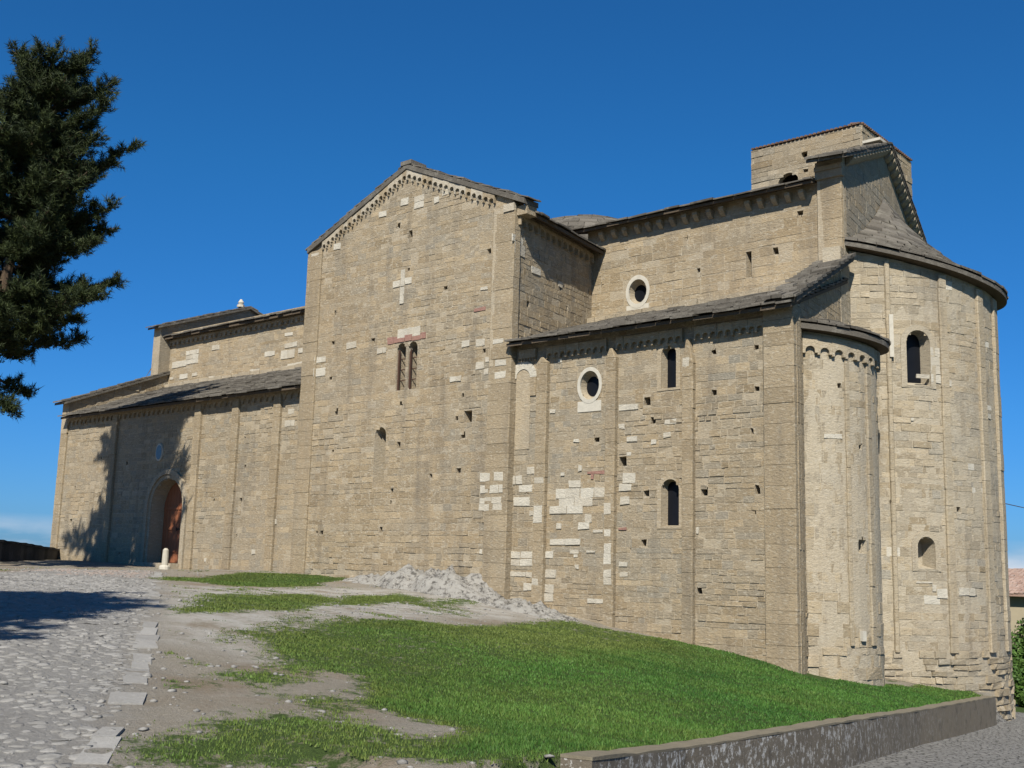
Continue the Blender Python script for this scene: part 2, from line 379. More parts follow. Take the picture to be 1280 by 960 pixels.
def plates(mb, mp, rects, dep=.026, white=1., pink=0., tone=.5):
    cut = []
    for (a, b, c, d) in rects:
        nr = max(1, round((d-c)/.27))
        for r in range(nr):
            c1, d1 = c+(d-c)*r/nr, c+(d-c)*(r+1)/nr; x = a
            while x < b-.02:
                l = random.uniform(.26, .62); e = b if b-x-l < .14 else min(b, x+l); cut.append((x+.006, e-.006, c1+.006, d1-.006)); x = e
    for (a, b, c, d) in (cut if dep < .1 or True else rects):
        j = lambda: random.uniform(-.016, .016)
        cs = [(a+j(), c+j()), (b+j(), c+j()), (b+j(), d+j()), (a+j(), d+j())]; D = dep+random.uniform(-.004, .008)
        mb.hexa([mp(x, y, D) for x, y in cs]+[mp(x, y, -.01) for x, y in cs], (tone, .2, white*random.uniform(.62, 1), pink), back=False)
def px_rects(mp, rs, off=(0, 0), s=1.):
    out = []
    for x0, y0, x1, y1 in rs:
        a = mp.uv(off[0]+x0/s, off[1]+(y0+y1)/2/s); b = mp.uv(off[0]+x1/s, off[1]+(y0+y1)/2/s)
        t = mp.uv(off[0]+(x0+x1)/2/s, off[1]+y0/s); o = mp.uv(off[0]+(x0+x1)/2/s, off[1]+y1/s)
        out.append((min(a[0], b[0]), max(a[0], b[0]), o[1], t[1]))
    return out
def px_holes(mp, pts, off=(0, 0), s=1., w=.16):
    out = []
    for q in pts:
        x, y = q[:2]; k = q[2] if len(q) > 2 else random.uniform(.7, 1.15)
        u, v = mp.uv(off[0]+x/s, off[1]+y/s); p = rect_poly(u, v, w*k*random.uniform(.8, 1.1), w*k*random.uniform(.9, 1.2))
        p = [(a+random.uniform(-.02, .02), b+random.uniform(-.02, .02)) for a, b in p]; c = (u, v)
        out.append((p, [(c[0]+(a-c[0])*.9, c[1]+(b-c[1])*.9) for a, b in p], .42))
    return out
def dedupe(ops):
    out = []
    for o in ops:
        bb = lambda P: (min(p[0] for p in P), max(p[0] for p in P), min(p[1] for p in P), max(p[1] for p in P))
        a = bb(o[0]); clash = [q for q in out if not (bb(q[0])[1]+.03 < a[0] or bb(q[0])[0]-.03 > a[1] or bb(q[0])[3]+.03 < a[2] or bb(q[0])[2]-.03 > a[3])]
        if clash and len(o[0]) == 4: continue
        out = [q for q in out if not any(q is c for c in clash)]+[o]
    return out
def wall(name, parent, mp, us, vb, vt, th, ops=(), mat='stone', whites=(), pinks=(), label=None, extra=None, umin=None, fvb=None, **kw):
    me = solid_wall(mp, us, vb, vt, th)
    ops = dedupe(ops)
    if ops: me = boolean_cut(me, cutters(mp, ops))
    mb = MB(); mb.add_mesh(me, (.75, .25, .16, 0))
    facing(mb, mp, umin if umin is not None else us[0], us[-1], fvb or vb, vt, [o[0] for o in ops], **kw)
    plates(mb, mp, whites); plates(mb, mp, pinks, pink=.8, white=0)
    if extra: extra(mb)
    o = mb.build(name, M[mat], parent)
    if label: o['label'] = label
    return o
def pilaster(parent, mp, u0, u1, vb, vt, dep, mat='stone', whites=(), tone=.55, label=None, taper=False, name='pilaster'):
    mb = MB(); v = vb
    while v < vt-.02:
        h = random.uniform(.3, .62); b = min(vt, v+h)
        if vt-b < .12: b = vt
        w = 0.
        g = .006; j = lambda: random.uniform(-.009, .009)
        tp = (u1-u0)*.38 if (taper and b >= vt) else 0
        cs = [(u0+j(), v+g), (u1+j(), v+g), (u1-tp+j(), b-g*.3), (u0+tp+j(), b-g*.3)]
        D = dep+j(); bv = .022
        fr = [(u0+bv, v+g), (u1-bv, v+g), (u1-tp-bv, b-g*.3), (u0+tp+bv, b-g*.3)]
        mb.hexa([mp(x, y, D) for x, y in fr]+[mp(x, y, D-.03) for x, y in cs], (min(1, max(0, random.gauss(tone, .12))), .15, w, 0), back=False)
        mb.hexa([mp(x, y, D-.03) for x, y in cs]+[mp(x, y, -.22) for x, y in cs], (tone, .2, w, 0), back=False)
        v = b
    plates(mb, mp, [(max(a, u0+.02), min(b, u1-.02), c, d) for a, b, c, d in whites if b > u0+.05 and a < u1-.05], dep=dep+.004)
    o = mb.build(name, M[mat], parent)
    if label: o['label'] = label
    return o
def frieze(parent, mp, u0, u1, vf, n, dep=.12, arch=.75, hgt=.34, name='arched_frieze', mat='stone', tone=.6, white=0., grey=.2):
    # a band of little blind arches on corbels; vf(u) is the line of its top
    mb = MB(); w = (u1-u0)/n
    for i in range(n):
        a = u0+i*w; b = a+w; r = w*arch/2; c = (a+b)/2
        zt = lambda u: vf(u)
        yb = vf(c)-hgt
        arc = [(c+r*math.cos(t), yb+r*math.sin(t)) for t in np.linspace(0, math.pi, 9)]
        pts = [(a, zt(a)), (a, yb-.07)] + [(c-r, yb-.07)] + arc[::-1] + [(c+r, yb-.07), (b, yb-.07), (b, zt(b))]
        t = min(1, max(0, random.gauss(tone, .15))); D = dep+random.uniform(-.012, .012)
        mb.prism([mp(x, y, D) for x, y in pts], [mp(x, y, -.02) for x, y in pts], (t, grey, white if random.random() < .7 else 0, 0))
    return mb.build(name, M[mat], parent)
def slabs(mb, P, rows, lens, L, th=.05, tilt=.06, jit=.05, t0=0.):
    # P(s, t): s along the eave 0..1, t up the slope 0..1; L(t) real length at t
    for r in range(rows):
        ta, tb = t0+(1-t0)*r/rows, t0+(1-t0)*(r+1)/rows; s = -random.uniform(0, .04)
        while s < 1:
            l = random.uniform(*lens)/max(.3, L(ta)); a, b = max(0, s), min(1, s+l); s += l
            if (b-a)*L(ta) < .06: continue
            g = .012/max(.3, L(ta)); dt = random.uniform(-jit, jit)/rows*2
            up = lambda p, h: (p[0], p[1], p[2]+h)
            q = [P(a+g, ta-.12/rows+dt), P(b-g, ta-.12/rows+dt), P(b-g, min(1., tb+.15/rows)), P(a+g, min(1., tb+.15/rows))]
            h0 = tilt+random.uniform(-.02, .02); hh = [h0+random.uniform(-.012, .012), h0+random.uniform(-.012, .012), .012, .012]
            T = th*random.uniform(.7, 1.3); c = (min(1, max(0, random.gauss(.5, .28))), 0, 0, 0)
            mb.hexa([up(p, h+T) for p, h in zip(q, hh)]+[up(p, h) for p, h in zip(q, hh)], c)
def quadP(e0, e1, r1, r0):
    e0, e1, r1, r0 = map(np.array, (e0, e1, r1, r0))
    return lambda s, t: tuple((e0*(1-s)+e1*s)*(1-t)+(r0*(1-s)+r1*s)*t)
def slab_roof(name, parent, e0, e1, r1, r0, rows, lens=(.35, .85), under=.10, th=.05, soffit='soffit', thick_eave=None, **kw):
    P = quadP(e0, e1, r1, r0); mb = MB()
    Lf = lambda t: float(np.linalg.norm(np.array(P(1, t))-np.array(P(0, t))))
    slabs(mb, P, rows, lens, Lf, th, **kw)
    dn = lambda p, h: (p[0], p[1], p[2]-h)
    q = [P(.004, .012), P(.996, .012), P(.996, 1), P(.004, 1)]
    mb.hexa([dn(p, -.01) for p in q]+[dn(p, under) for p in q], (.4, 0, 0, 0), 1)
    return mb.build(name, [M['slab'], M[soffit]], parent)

# ------------------------------------------------------------------ the ground: one sheet, traced heights
UP = np.array([(0, 0, -1.62), (-4, -6, -1.55), (-8.7, 4.3, -1.58), (-10, 6.1, -1.42), (-14.6, 10, -1.12), (-19.5, 12.2, -.74), (-30, 18.5, -.46),
    (-37.7, 24, -.36), (-48, 24.5, -.12), (-43, 24.6, -.2), (-40, 24.8, -.26), (-35, 24.8, -.3), (-31, 24.8, -.34), (-26, 24.5, -.5), (-22, 24.5, -.86), (-19.8, 24.5, -1.12),
    (-17.7, 24.9, -1.46), (-15.4, 24.9, -1.72), (-13.15, 24.9, -2.05), (-12.3, 24.8, -2.22), (-11.3, 27.5, -2.62), (-10.8, 30, -2.92), (-10.46, 32.35, -3.05),
    (-9.1, 23.3, -2.62), (-7.7, 16.5, -2.16), (-6.9, 10.8, -1.88), (-6.2, 8.2, -1.63), (-17, 16, -1.02), (-13, 16, -1.42), (-14, 21, -1.72), (-24, 21, -.78), (-10.5, 12, -1.62),
    (-28, 22, -.62), (-50, 8, -.3), (-34, 6, -.62), (-22, 2, -1.05), (-40, -6, -.6), (-70, -20, -1), (-70, 60, -1.5), (-48, 45, -.8), (-20, -20, -1.5)])
LO = np.array([(0, 0, -1.62), (4, -6, -1.6), (-6.2, 8.2, -2.22), (-6.9, 10.8, -2.46), (-7.7, 16.5, -2.82), (-9.1, 23.3, -3.28), (-10.46, 32.35, -3.78), (-10.3, 36, -3.95), (-11, 39.5, -4.1),
    (3, 10, -2.25), (2, 33, -3.95), (-2, 20, -3.0), (12, 0, -1.7), (12, 40, -4.6), (25, 60, -6.5), (-30, 60, -4.5), (-10, 60, -5.4), (20, -20, -1.6), (-12, 47, -4.5), (-4, 0, -1.6)])
def tps(Pt, lam=1e-3):
    n = len(Pt); d = np.hypot(Pt[:, None, 0]-Pt[None, :, 0], Pt[:, None, 1]-Pt[None, :, 1]); K = d*d*np.log(d+1e-9)+lam*np.eye(n)*100
    A = np.zeros((n+3, n+3)); A[:n, :n] = K; A[:n, n] = 1; A[:n, n+1:] = Pt[:, :2]; A[n:, :n] = A[:n, n:].T
    s = np.linalg.solve(A, np.concatenate([Pt[:, 2], np.zeros(3)]))
    def f(x, y):
        out = s[n]+s[n+1]*x+s[n+2]*y
        for i in range(n):
            q = (x-Pt[i, 0])**2+(y-Pt[i, 1])**2; out = out+s[i]*.5*q*np.log(q+1e-12)
        return out
    return f
fU, fL = tps(UP), tps(LO)
RW = np.array([(-6.18, 8.17), (-6.88, 10.83), (-7.68, 16.54), (-9.09, 23.32), (-10.46, 32.35)])   # retaining wall line
RWz = np.array([-1.6, -1.85, -2.13, -2.6, -3.04])
RWX = np.vstack([[(-5.2, -25)], RW, [(-10.8, 34.5), (-16.5, 38.5), (-60, 60)]])
def side(x, y):                                # >0 on the lawn (west) side
    best = np.full(np.shape(x), 1e9); sg = np.zeros(np.shape(x))
    for a, b in zip(RWX[:-1], RWX[1:]):
        d = b-a; t = np.clip(((x-a[0])*d[0]+(y-a[1])*d[1])/(d@d), 0, 1); qx, qy = x-a[0]-t*d[0], y-a[1]-t*d[1]
        ds = np.hypot(qx, qy); s = d[0]*qy-d[1]*qx
        up = ds < best; best = np.where(up, ds, best); sg = np.where(up, s, sg)
    return best*np.sign(sg)
def gz(x, y):
    x = np.asarray(x, float); y = np.asarray(y, float); cx = np.clip(x, -70, 25); cy = np.clip(y, -20, 60)
    s = side(cx, cy); w = np.where(cy < 6.5, 2.5, .06); k = np.clip((s-.10)/w*.5+.5, 0, 1); k = k*k*(3-2*k)
    z = fU(cx, cy)*k+fL(cx, cy)*(1-k)
    near = np.exp(-((x+20)**2+(y-14)**2)/900.)
    z = z+(.03*vnoise(x*2.2, y*2.2, 3)+.018*vnoise(x*6, y*6, 4))*np.clip(near*1.5, 0, 1)*np.where(s > .25, 1, .25)
    return z-.035*np.hypot(x-cx, y-cy)
def unproj(px, py):
    v = ray(px, py); lo = 2.; z = None
    ts = np.geomspace(4, 80, 900)/math.hypot(v[0], v[1]); P = v[None]*ts[:, None]; h = P[:, 2]-gz(P[:, 0], P[:, 1])
    i = np.argmax(h < 0) if (h < 0).any() else len(h)-1
    return P[i][:2]
def sdf(poly, x, y):
    d = np.full(np.shape(x), 1e9); ins = np.zeros(np.shape(x), bool)
    for a, b in zip(poly, np.roll(poly, -1, 0)):
        e = b-a; t = np.clip(((x-a[0])*e[0]+(y-a[1])*e[1])/(e@e+1e-12), 0, 1)
        d = np.minimum(d, np.hypot(x-a[0]-t*e[0], y-a[1]-t*e[1]))
        c = ((a[1] <= y) != (b[1] <= y)) & (x < a[0]+(y-a[1])/(b[1]-a[1]+1e-12)*(b[0]-a[0])); ins ^= c
    return np.where(ins, d, -d)
def region(*pts): return np.array([unproj(*p) for p in pts])
LAWN = np.vstack([region((322, 800), (420, 778), (500, 774), (575, 781), (690, 773), (800, 792), (900, 812)), [(-13.5, 25.3), (-12.3, 26), (-11.9, 28), (-11.9, 31), (-11.3, 33), (-10.2, 32.0), (-8.9, 23.3), (-7.5, 16.5), (-6.7, 10.8), (-6.2, 8.6)],
    region((690, 955), (520, 957), (560, 915), (460, 880), (430, 845), (330, 838))])
PATCH = [region((196, 724), (300, 716), (388, 717), (440, 722), (400, 731), (300, 733)), region((205, 772), (250, 742), (390, 742), (440, 752), (395, 766), (300, 766)),
         region((380, 764), (430, 745), (500, 738), (545, 752), (470, 756)), region((138, 958), (152, 925), (250, 898), (340, 882), (450, 900), (560, 928), (575, 958)), region((250, 842), (340, 832), (420, 850), (330, 870)),
         region((250, 800), (300, 790), (330, 810), (280, 818)), region((470, 752), (560, 748), (620, 752), (540, 762)), region((350, 870), (440, 862), (500, 915), (380, 905)), region((300, 790), (440, 770), (480, 800), (430, 850), (330, 850)), region((215, 800), (320, 770), (420, 765), (420, 785), (300, 815)), region((200, 850), (320, 815), (330, 850), (210, 890))]
PW = [.95, .7, .75, .66, .6, .42, .6, .6, .62, .45, .36]
PALE = region((200, 730), (420, 735), (560, 742), (700, 750), (722, 774), (560, 772), (420, 776), (330, 790), (330, 830), (200, 800))
PATH = np.vstack([[(-60, 2)], region((0, 716), (70, 711), (195, 713), (196, 745), (185, 780), (160, 880), (112, 958)), [(-4.5, 2), (-6, -3)]])
def masks(x, y):
    nz = vnoise(x*1.7, y*1.7, 8)*.5+vnoise(x*5, y*5, 9)*.22
    g = np.clip(.5+(sdf(LAWN, x, y)+.45*nz)/.8, 0, 1)
    left = np.clip((x+9.5+ (y-8)*.35)/3.5+.95, .7, 1)          # the lawn thins towards the path
    g = g*np.clip(left+.22*nz, 0, 1)
    for p, w in zip(PATCH, PW): g = np.maximum(g, w*np.clip(.5+(sdf(p, x, y)+.6*nz)/1.0, 0, 1))
    sc_ = vnoise(x*1.9+5, y*1.9, 77)+.5*vnoise(x*6, y*6, 78); g = np.maximum(g, .5*np.clip((sc_-.12)*2.0, 0, 1)*(x < -8)*(sdf(PATH, x, y) < -.3))
    out = (x < -9) & (y > 42) | (x > 6) | (y > 38.5) & (x > -12.5)
    g = np.where(out, .9, g)
    p = np.clip(.5+(sdf(PATH, x, y)+.25*nz)/.7, 0, 1)
    s = side(x, y); road = np.where((s < 0) & ~out, 1., 0.)
    return g*(1-road*.999), p, road
xs = np.concatenate([[-4000, -2000, -1000, -500, -250, -150, -100, -75, -62], np.arange(-54, 4, .2), [5, 7, 10, 14, 20, 30, 50, 90, 160, 300, 700, 1500, 4000]])
ys = np.concatenate([[-4000, -1500, -500, -200, -80, -40, -20, -10, -5, -2], np.arange(0, 40, .2), [41, 43, 46, 50, 56, 64, 75, 90, 120, 170, 250, 400, 800, 2000, 4000]])
GX, GY = np.meshgrid(xs, ys); V = np.stack([GX.ravel(), GY.ravel(), gz(GX.ravel(), GY.ravel())], 1)
nx, ny = len(xs), len(ys); i0 = (np.arange(ny-1)[:, None]*nx+np.arange(nx-1)[None]).ravel()
Fq = np.stack([i0, i0+1, i0+nx+1, i0+nx], 1)
g = np_mesh('ground', V, Fq, None, M['ground'], smooth=True, k=4); g['kind'] = 'structure'
ga, gp, gr = masks(V[:, 0], V[:, 1]); pale = np.clip(.5+(sdf(PALE, V[:, 0], V[:, 1])+.5*vnoise(V[:, 0]*1.5, V[:, 1]*1.5, 95))/1.2, 0, 1); a = g.data.attributes.new('tone', 'FLOAT_COLOR', 'POINT')
a.data.foreach_set('color', np.stack([ga, gp, gr, pale], 1).astype(np.float32).ravel())

# ------------------------------------------------------------------ the church
church = empty('stone_church', (-30, 25, -.4), 'large romanesque sandstone church with transept gable, apses and stone slab roofs on the hilltop', 'church')
YA, YT, YN = 25.0, 24.8, 29.8
XW, XTL, XTR = -48.35, -31.15, -21.42
mA, mT, mN = planeY(YA), planeY(YT), planeY(YN)
mE = planeE(); mEn = planeE(.02)
const = lambda k: (lambda u: k)
# -- left aisle with the portal
dl, dr = mA.uv(185, 700)[0], mA.uv(223.5, 700)[0]; dz = mA.uv(203, 703)[1]; dt = mA.uv(203, 599)[1]
dc, dw, dh = (dl+dr)/2, dr-dl, dt-dz
door_op = (arch_poly(dc, dz-.3, dw+.02, dh+.3, 14), arch_poly(dc, dz-.3, dw-.06, dh+.27, 14), .75)
zone = arch_poly(dc, dz-.3, dw+1.5, dh+1.0, 14)
Z3 = [(853, 72), (728, 207), (835, 208), (818, 350), (665, 338), (172, 160), (155, 292), (185, 40), (277, 40), (350, 420), (380, 60)]
Z2 = [(796, 815), (980, 792), (980, 905)]
ops = [door_op] + px_holes(mA, Z3, (40, 560), 3.2, .15) + px_holes(mA, Z2, (0, 300), 3.2, .15)
whl = px_rects(mA, [(690, 440, 698, 456), (880, 405, 895, 425), (972, 285, 980, 305)], (40, 560), 3.2) + px_rects(mA, [(1140, 720, 1180, 745), (1200, 745, 1232, 762), (1155, 676, 1180, 696)], (0, 300), 3.2)
wall('aisle_wall', church, mA, [XW, XTL+.05], const(-1.2), const(6.35), .9, ops, whites=whl, relief=.012, tone=(.5, .2), grey=(.35, .25), holes=.05, label='left aisle wall with the arched portal')
# west return wall closing the aisle, nave front
wall('west_wall', church, planeX(XW, -1), [YA, 39.5], const(-1.2), lambda u: 6.9+.43*(u-25) if u < YN else 11.2, .55, hrow=(.25, .5), lrow=(.5, 1.2))
pl = [(137, .0), (241, .0), (288.5, 1), (341, 1)]
for (px, st) in pl:
    u, _ = mA.uv(px, 640)
    pilaster(church, mA, u-.2, u+.2, -.8, 6.05, .13, tone=.35 if st else .5)
u = XW+.28; pilaster(church, mA, u-.27, u+.27, -.8, 6.5, .10)
frieze(church, mA, XW+.6, XTL-.1, const(6.2), 46, dep=.09, hgt=.3)
# portal: archivolt, door leaves, step, plaque
mb = MB(); R0, R1 = dw/2+.02, dw/2+.38; zs = dz+dh-dw/2
for lo, hi, dep, tn in ((R0, R0+.17, .05, .5), (R0+.17, R1, .12, .62)):
    prof = [(-1, 0)]
    A = [(-lo, dz-.3), (-lo, zs)] + [(lo*math.cos(t), zs+lo*math.sin(t)) for t in np.linspace(math.pi, 0, 15)[1:-1]] + [(lo, zs), (lo, dz-.3)]
    B = [(-hi, dz-.3), (-hi, zs)] + [(hi*math.cos(t), zs+hi*math.sin(t)) for t in np.linspace(math.pi, 0, 15)[1:-1]] + [(hi, zs), (hi, dz-.3)]
    for i in range(len(A)-1):
        q = [A[i], B[i], B[i+1], A[i+1]]
        mb.hexa([mA(dc+x, y, dep) for x, y in q]+[mA(dc+x, y, -.03) for x, y in q], (random.gauss(tn, .12), .3, .15, 0), back=False)
mb.build('portal_arch', M['stone'], church)
door = MB(); half = dw/2-.03
for s in (-1, 1):
    for k in range(5):
        a0, a1 = s*half*k/5, s*half*(k+1)/5; a0, a1 = min(a0, a1)+.006, max(a0, a1)-.006
        tp = zs+math.sqrt(max(.01, half**2-max(abs(a0), abs(a1))**2*.98))-.02
        tp2 = zs+math.sqrt(max(.01, half**2-min(abs(a0), abs(a1))**2))-.02
        l, r = (tp, tp2) if s < 0 else (tp2, tp)
        q = [(a0, dz), (a1, dz), (a1, r), (a0, l)]; D = -.55+random.uniform(0, .012)
        door.hexa([mA(dc+x, y, D) for x, y in q]+[mA(dc+x, y, -.66) for x, y in q])
for z in (dz+.4, dz+1.3, dz+2.1): door.box((dc-half+.05, YA+.505, z), (dc-.03, YA+.56, z+.12)); door.box((dc+.03, YA+.505, z), (dc+half-.05, YA+.56, z+.12))
do = door.build('door', M['wood'], church); do['label'] = 'arched red brown wooden portal door'
hb = MB(); hb.box((dc+.08, YA+.44, dz+1.28), (dc+.26, YA+.503, dz+1.34)); hb.box((dc+.09, YA+.40, dz+1.24), (dc+.12, YA+.45, dz+1.38)); hb.build('handle', M['iron'], do)
st = MB(); st.box((dc-1.3, YA-.5, -.8), (dc+1.3, YA+.6, dz-.02), (.6, .3, .2, 0)); st.build('door_step', M['stone'], church)
pu, pv = mA.uv(200.5, 565.5); pb = MB()
e1, e2 = ell_poly(pu, pv, .25, .36, 24), ell_poly(pu, pv, .19, .29, 24)
pb.prism([mA(x, y, .07) for x, y in e1], [mA(x, y, -.02) for x, y in e1], (.6, .4, .45, 0), 0)
plq = pb.build('wall_plaque', M['marble'], church); pb = MB()
pb.prism([mA(x, y, .085) for x, y in e2], [mA(x, y, .02) for x, y in e2]); pb.build('glazed_oval', M['plaque'], plq)

# -- transept front
apx, apz, slp = -26.2, 13.12, .425
gab = lambda u: apz-slp*abs(u-apx)
C4 = [(440, 328), (490, 360, 1.4), (805, 430), (483, 500, .7), (630, 575), (190, 675), (340, 787), (180, 795), (783, 828, .8), (740, 930), (170, 935)]
C5 = [(193, 302), (700, 237, .8), (675, 330, .8), (700, 395), (443, 435), (180, 460), (683, 540), (415, 620), (412, 665, .6), (178, 635), (372, 775), (135, 782), (115, 782, .8), (572, 560, .7), (270, 650, .4)]
ops = px_holes(mT, C4, (360, 180), 3.2) + px_holes(mT, C5, (360, 420), 3.2)
su, sv = mT.uv(585, 520.5); ops.append((rect_poly(su, sv, .34, .36), rect_poly(su, sv, .28, .3), .6))
tu, tv = mT.uv(501, 505); ops.append(([(tu-.16, tv+.07), (tu, tv-.12), (tu+.2, tv+.07), (tu, tv+.09)], [(tu-.1, tv+.05), (tu, tv-.05), (tu+.12, tv+.05), (tu, tv+.06)], .4))
# twin-light window
bl, br = mT.uv(495.5, 460)[0], mT.uv(521, 460)[0]; bt, bz = mT.uv(508, 428)[1], mT.uv(508, 487)[1]; bc = (bl+br)/2; bw = br-bl; lw = bw*.44
for s in (-1, 1):
    c = bc+s*(bw/2-lw/2); ops.append((arch_poly(c, bz, lw, bt-bz, 10), arch_poly(c, bz, lw-.02, bt-bz-.01, 10), .75))
# blind lancet below: only its head is still hollow
nl, nr = mT.uv(467.5, 570)[0], mT.uv(481.5, 570)[0]; ntp, nzb = mT.uv(475, 534)[1], mT.uv(475, 609)[1]; nc = (nl+nr)/2; nw = nr-nl
ops.append((arch_poly(nc, nzb, nw, ntp-nzb, 10), arch_poly(nc+.02, nzb+.05, nw*.62, ntp-nzb-.18, 10), .6))
W4 = [(453, 218, 484, 246), (508, 206, 546, 256), (586, 212, 606, 236), (365, 268, 396, 292), (184, 398, 212, 422), (96, 438, 130, 464), (440, 735, 530, 772), (234, 792, 274, 818), (357, 815, 396, 838), (698, 784, 728, 812), (752, 778, 788, 808), (828, 780, 870, 800), (790, 850, 828, 872), (752, 870, 786, 900), (785, 898, 804, 922), (834, 912, 878, 940), (648, 928, 694, 950), (834, 864, 880, 890), (112, 850, 152, 875), (110, 895, 150, 930), (852, 665, 884, 698), (618, 172, 648, 204), (100, 545, 130, 570), (772, 570, 800, 585)]
W5 = [(770, 548, 816, 582), (830, 546, 868, 580), (770, 598, 808, 628), (814, 596, 866, 628), (768, 645, 862, 672), (766, 672, 812, 700), (826, 670, 864, 698), (768, 852, 780, 872)]
wh = px_rects(mT, W4, (360, 180), 3.2)+px_rects(mT, W5, (360, 420), 3.2)
pk = px_rects(mT, [(400, 764, 552, 790), (745, 655, 792, 670)], (360, 180), 3.2)
cu, cv = mT.uv(503.5, 357); cr = [(cu-.10, cu+.10, cv-.62, cv+.55), (cu-.46, cu-.11, cv-.02, cv+.2), (cu+.11, cu+.42, cv+.02, cv+.24)]
rg = lambda u, v: 1.8 if v < 1 else (1.15 if v < 5 else .8)
wall('transept_front', church, mT, [XTL+.012, apx, XTR-.10], const(-2.5), gab, .50, ops, whites=wh+cr, pinks=pk, relief=.011, rough=rg, tone=(.55, .18), grey=(.22, .22), holes=.035, label='transept gable wall with a white inlaid cross')
for (a, b) in ((390, 414), (613, 641)):
    ua, ub = (XTL-.03, XTL+.72) if a < 500 else (XTR-.85, XTR+.03)
    pilaster(church, mT, ua, ub, -2.3, 11.05 if a < 500 else 10.75, .085, whites=px_rects(mT, [(834, 912, 878, 940), (828, 780, 870, 800), (834, 864, 880, 890)], (360, 180), 3.2)+px_rects(mT, W5[:7], (360, 420), 3.2) if a > 500 else px_rects(mT, [(100, 438, 130, 464), (112, 850, 152, 875), (110, 895, 150, 930)], (360, 180), 3.2), tone=.5, label='corner pilaster of the transept')
# twin window column, panes, bars, lintel
wb = MB(); z0, z1 = bz, bt-lw/2
for k in range(9):
    pass
ring = lambda z, r: [(bc+r*math.cos(t), YT+.12+r*math.sin(t), z) for t in np.linspace(0, 2*math.pi, 10, endpoint=False)]
for (za, ra), (zb, rb) in zip([(z0, .11), (z0+.1, .08), (z1-.2, .065), (z1, .12)][:-1], [(z0+.1, .08), (z1-.2, .065), (z1, .12)]):
    wb.prism(ring(zb, rb), ring(za, ra), (.6, .3, .3, 0))
tw = wb.build('twin_window', M['stone'], church); tw['label'] = 'twin arched window with a slender column under a pink lintel'
for s in (-1, 1):
    c = bc+s*(bw/2-lw/2); g = MB(); ap = arch_poly(c, bz, lw-.01, bt-bz, 10); g.prism([mT(x, y, -.5) for x, y in ap], [mT(x, y, -.56) for x, y in ap]); g.build('pane', M['glass'], tw)
    g = MB()
    for zz in np.linspace(bz+.35, bt-.5, 3): g.box((c-lw/2, YT+.2, zz), (c+lw/2, YT+.225, zz+.03))
    g.box((c-lw/2-.0, YT+.06, bz), (c-lw/2+.05, YT+.12, bt-lw/2)); g.build('iron_bar', M['iron'], tw)
# raking frieze under the gable
frieze(church, mT, XTL+.75, apx, lambda u: gab(u)-.02, 19, dep=.10, hgt=.24, white=.4, grey=.1)
frieze(church, mT, apx, XTR-.8, lambda u: gab(u)-.02, 16, dep=.10, hgt=.24, white=.55, grey=.1)
# transept side walls
mTS = planeE(0., np.array([XTR, YT])); XTN = XTR-EK*(YN-YT)
ops = px_holes(mTS, [(1090, 580), (1115, 655, .7), (960, 640, 1.2)], (360, 180), 3.2)
wall('transept_side_wall', church, mTS, [.03, (YN+.1-YT)/ED[1]], const(6.0), const(10.95), .8, ops, whites=px_rects(mTS, [(896, 368, 938, 396), (972, 496, 1008, 522), (905, 400, 945, 445), (1080, 550, 1096, 572)], (360, 180), 3.2), relief=.014, tone=(.45, .2), grey=(.35, .25), holes=.05)
wall('transept_side_wall', church, planeX(XTL, -1), [YT+.03, YN+.1], const(5), const(10.95), .8, hrow=(.25, .5), lrow=(.5, 1.2))
frieze(church, mTS, .1, (YN-.1-YT)/ED[1], const(10.66), 13, dep=.13, hgt=.24)
# transept roof and its thicker gable coping
rz = apz+.15
slab_roof('transept_roof', church, (XTR+.5, 25.2, rz-.35-slp*(XTR+.5-apx)), (XTR+.5-EK*9.6, 34.6, rz-.35-slp*(XTR+.5-apx)), (apx, 34.6, rz-.35), (apx, 25.2, rz-.35), 13)
slab_roof('transept_roof', church, (XTL-.12, 34.6, rz-.2-slp*(apx-XTL+.12)), (XTL-.12, 25.2, rz-.2-slp*(apx-XTL+.12)), (apx, 25.2, rz-.2), (apx, 34.6, rz-.2), 13)
slab_roof('gable_coping', church, (-20.92, 24.66, rz-slp*(-20.92-apx)), (-20.92, 25.35, rz-slp*(-20.92-apx)), (apx, 25.35, rz), (apx, 24.66, rz), 14, under=.155, soffit='slab', th=.04)
slab_roof('gable_coping', church, (XTL-.08, 25.35, rz-slp*(apx-XTL+.08)), (XTL-.08, 24.66, rz-slp*(apx-XTL+.08)), (apx, 24.66, rz), (apx, 25.35, rz), 14, under=.155, soffit='slab', th=.04)
mb = MB(); mb.box((apx-.25, 24.64, rz-.02), (apx+.25, 25.36, rz+.12), (.7, 0, 0, 0)); mb.build('ridge_stone', M['slab'], church)
mb = MB(); mb.box((XTR+.032, YT+.03, 10.62), (XTR+.42, YT+.50, 10.90), (.5, .3, 0, 0)); mb.box((XTR-.40, YT-.12, 10.76), (XTR+.02, YT-.001, 11.0), (.6, .2, .5, 0)); mb.build('shoulder_block', M['stone'], church)

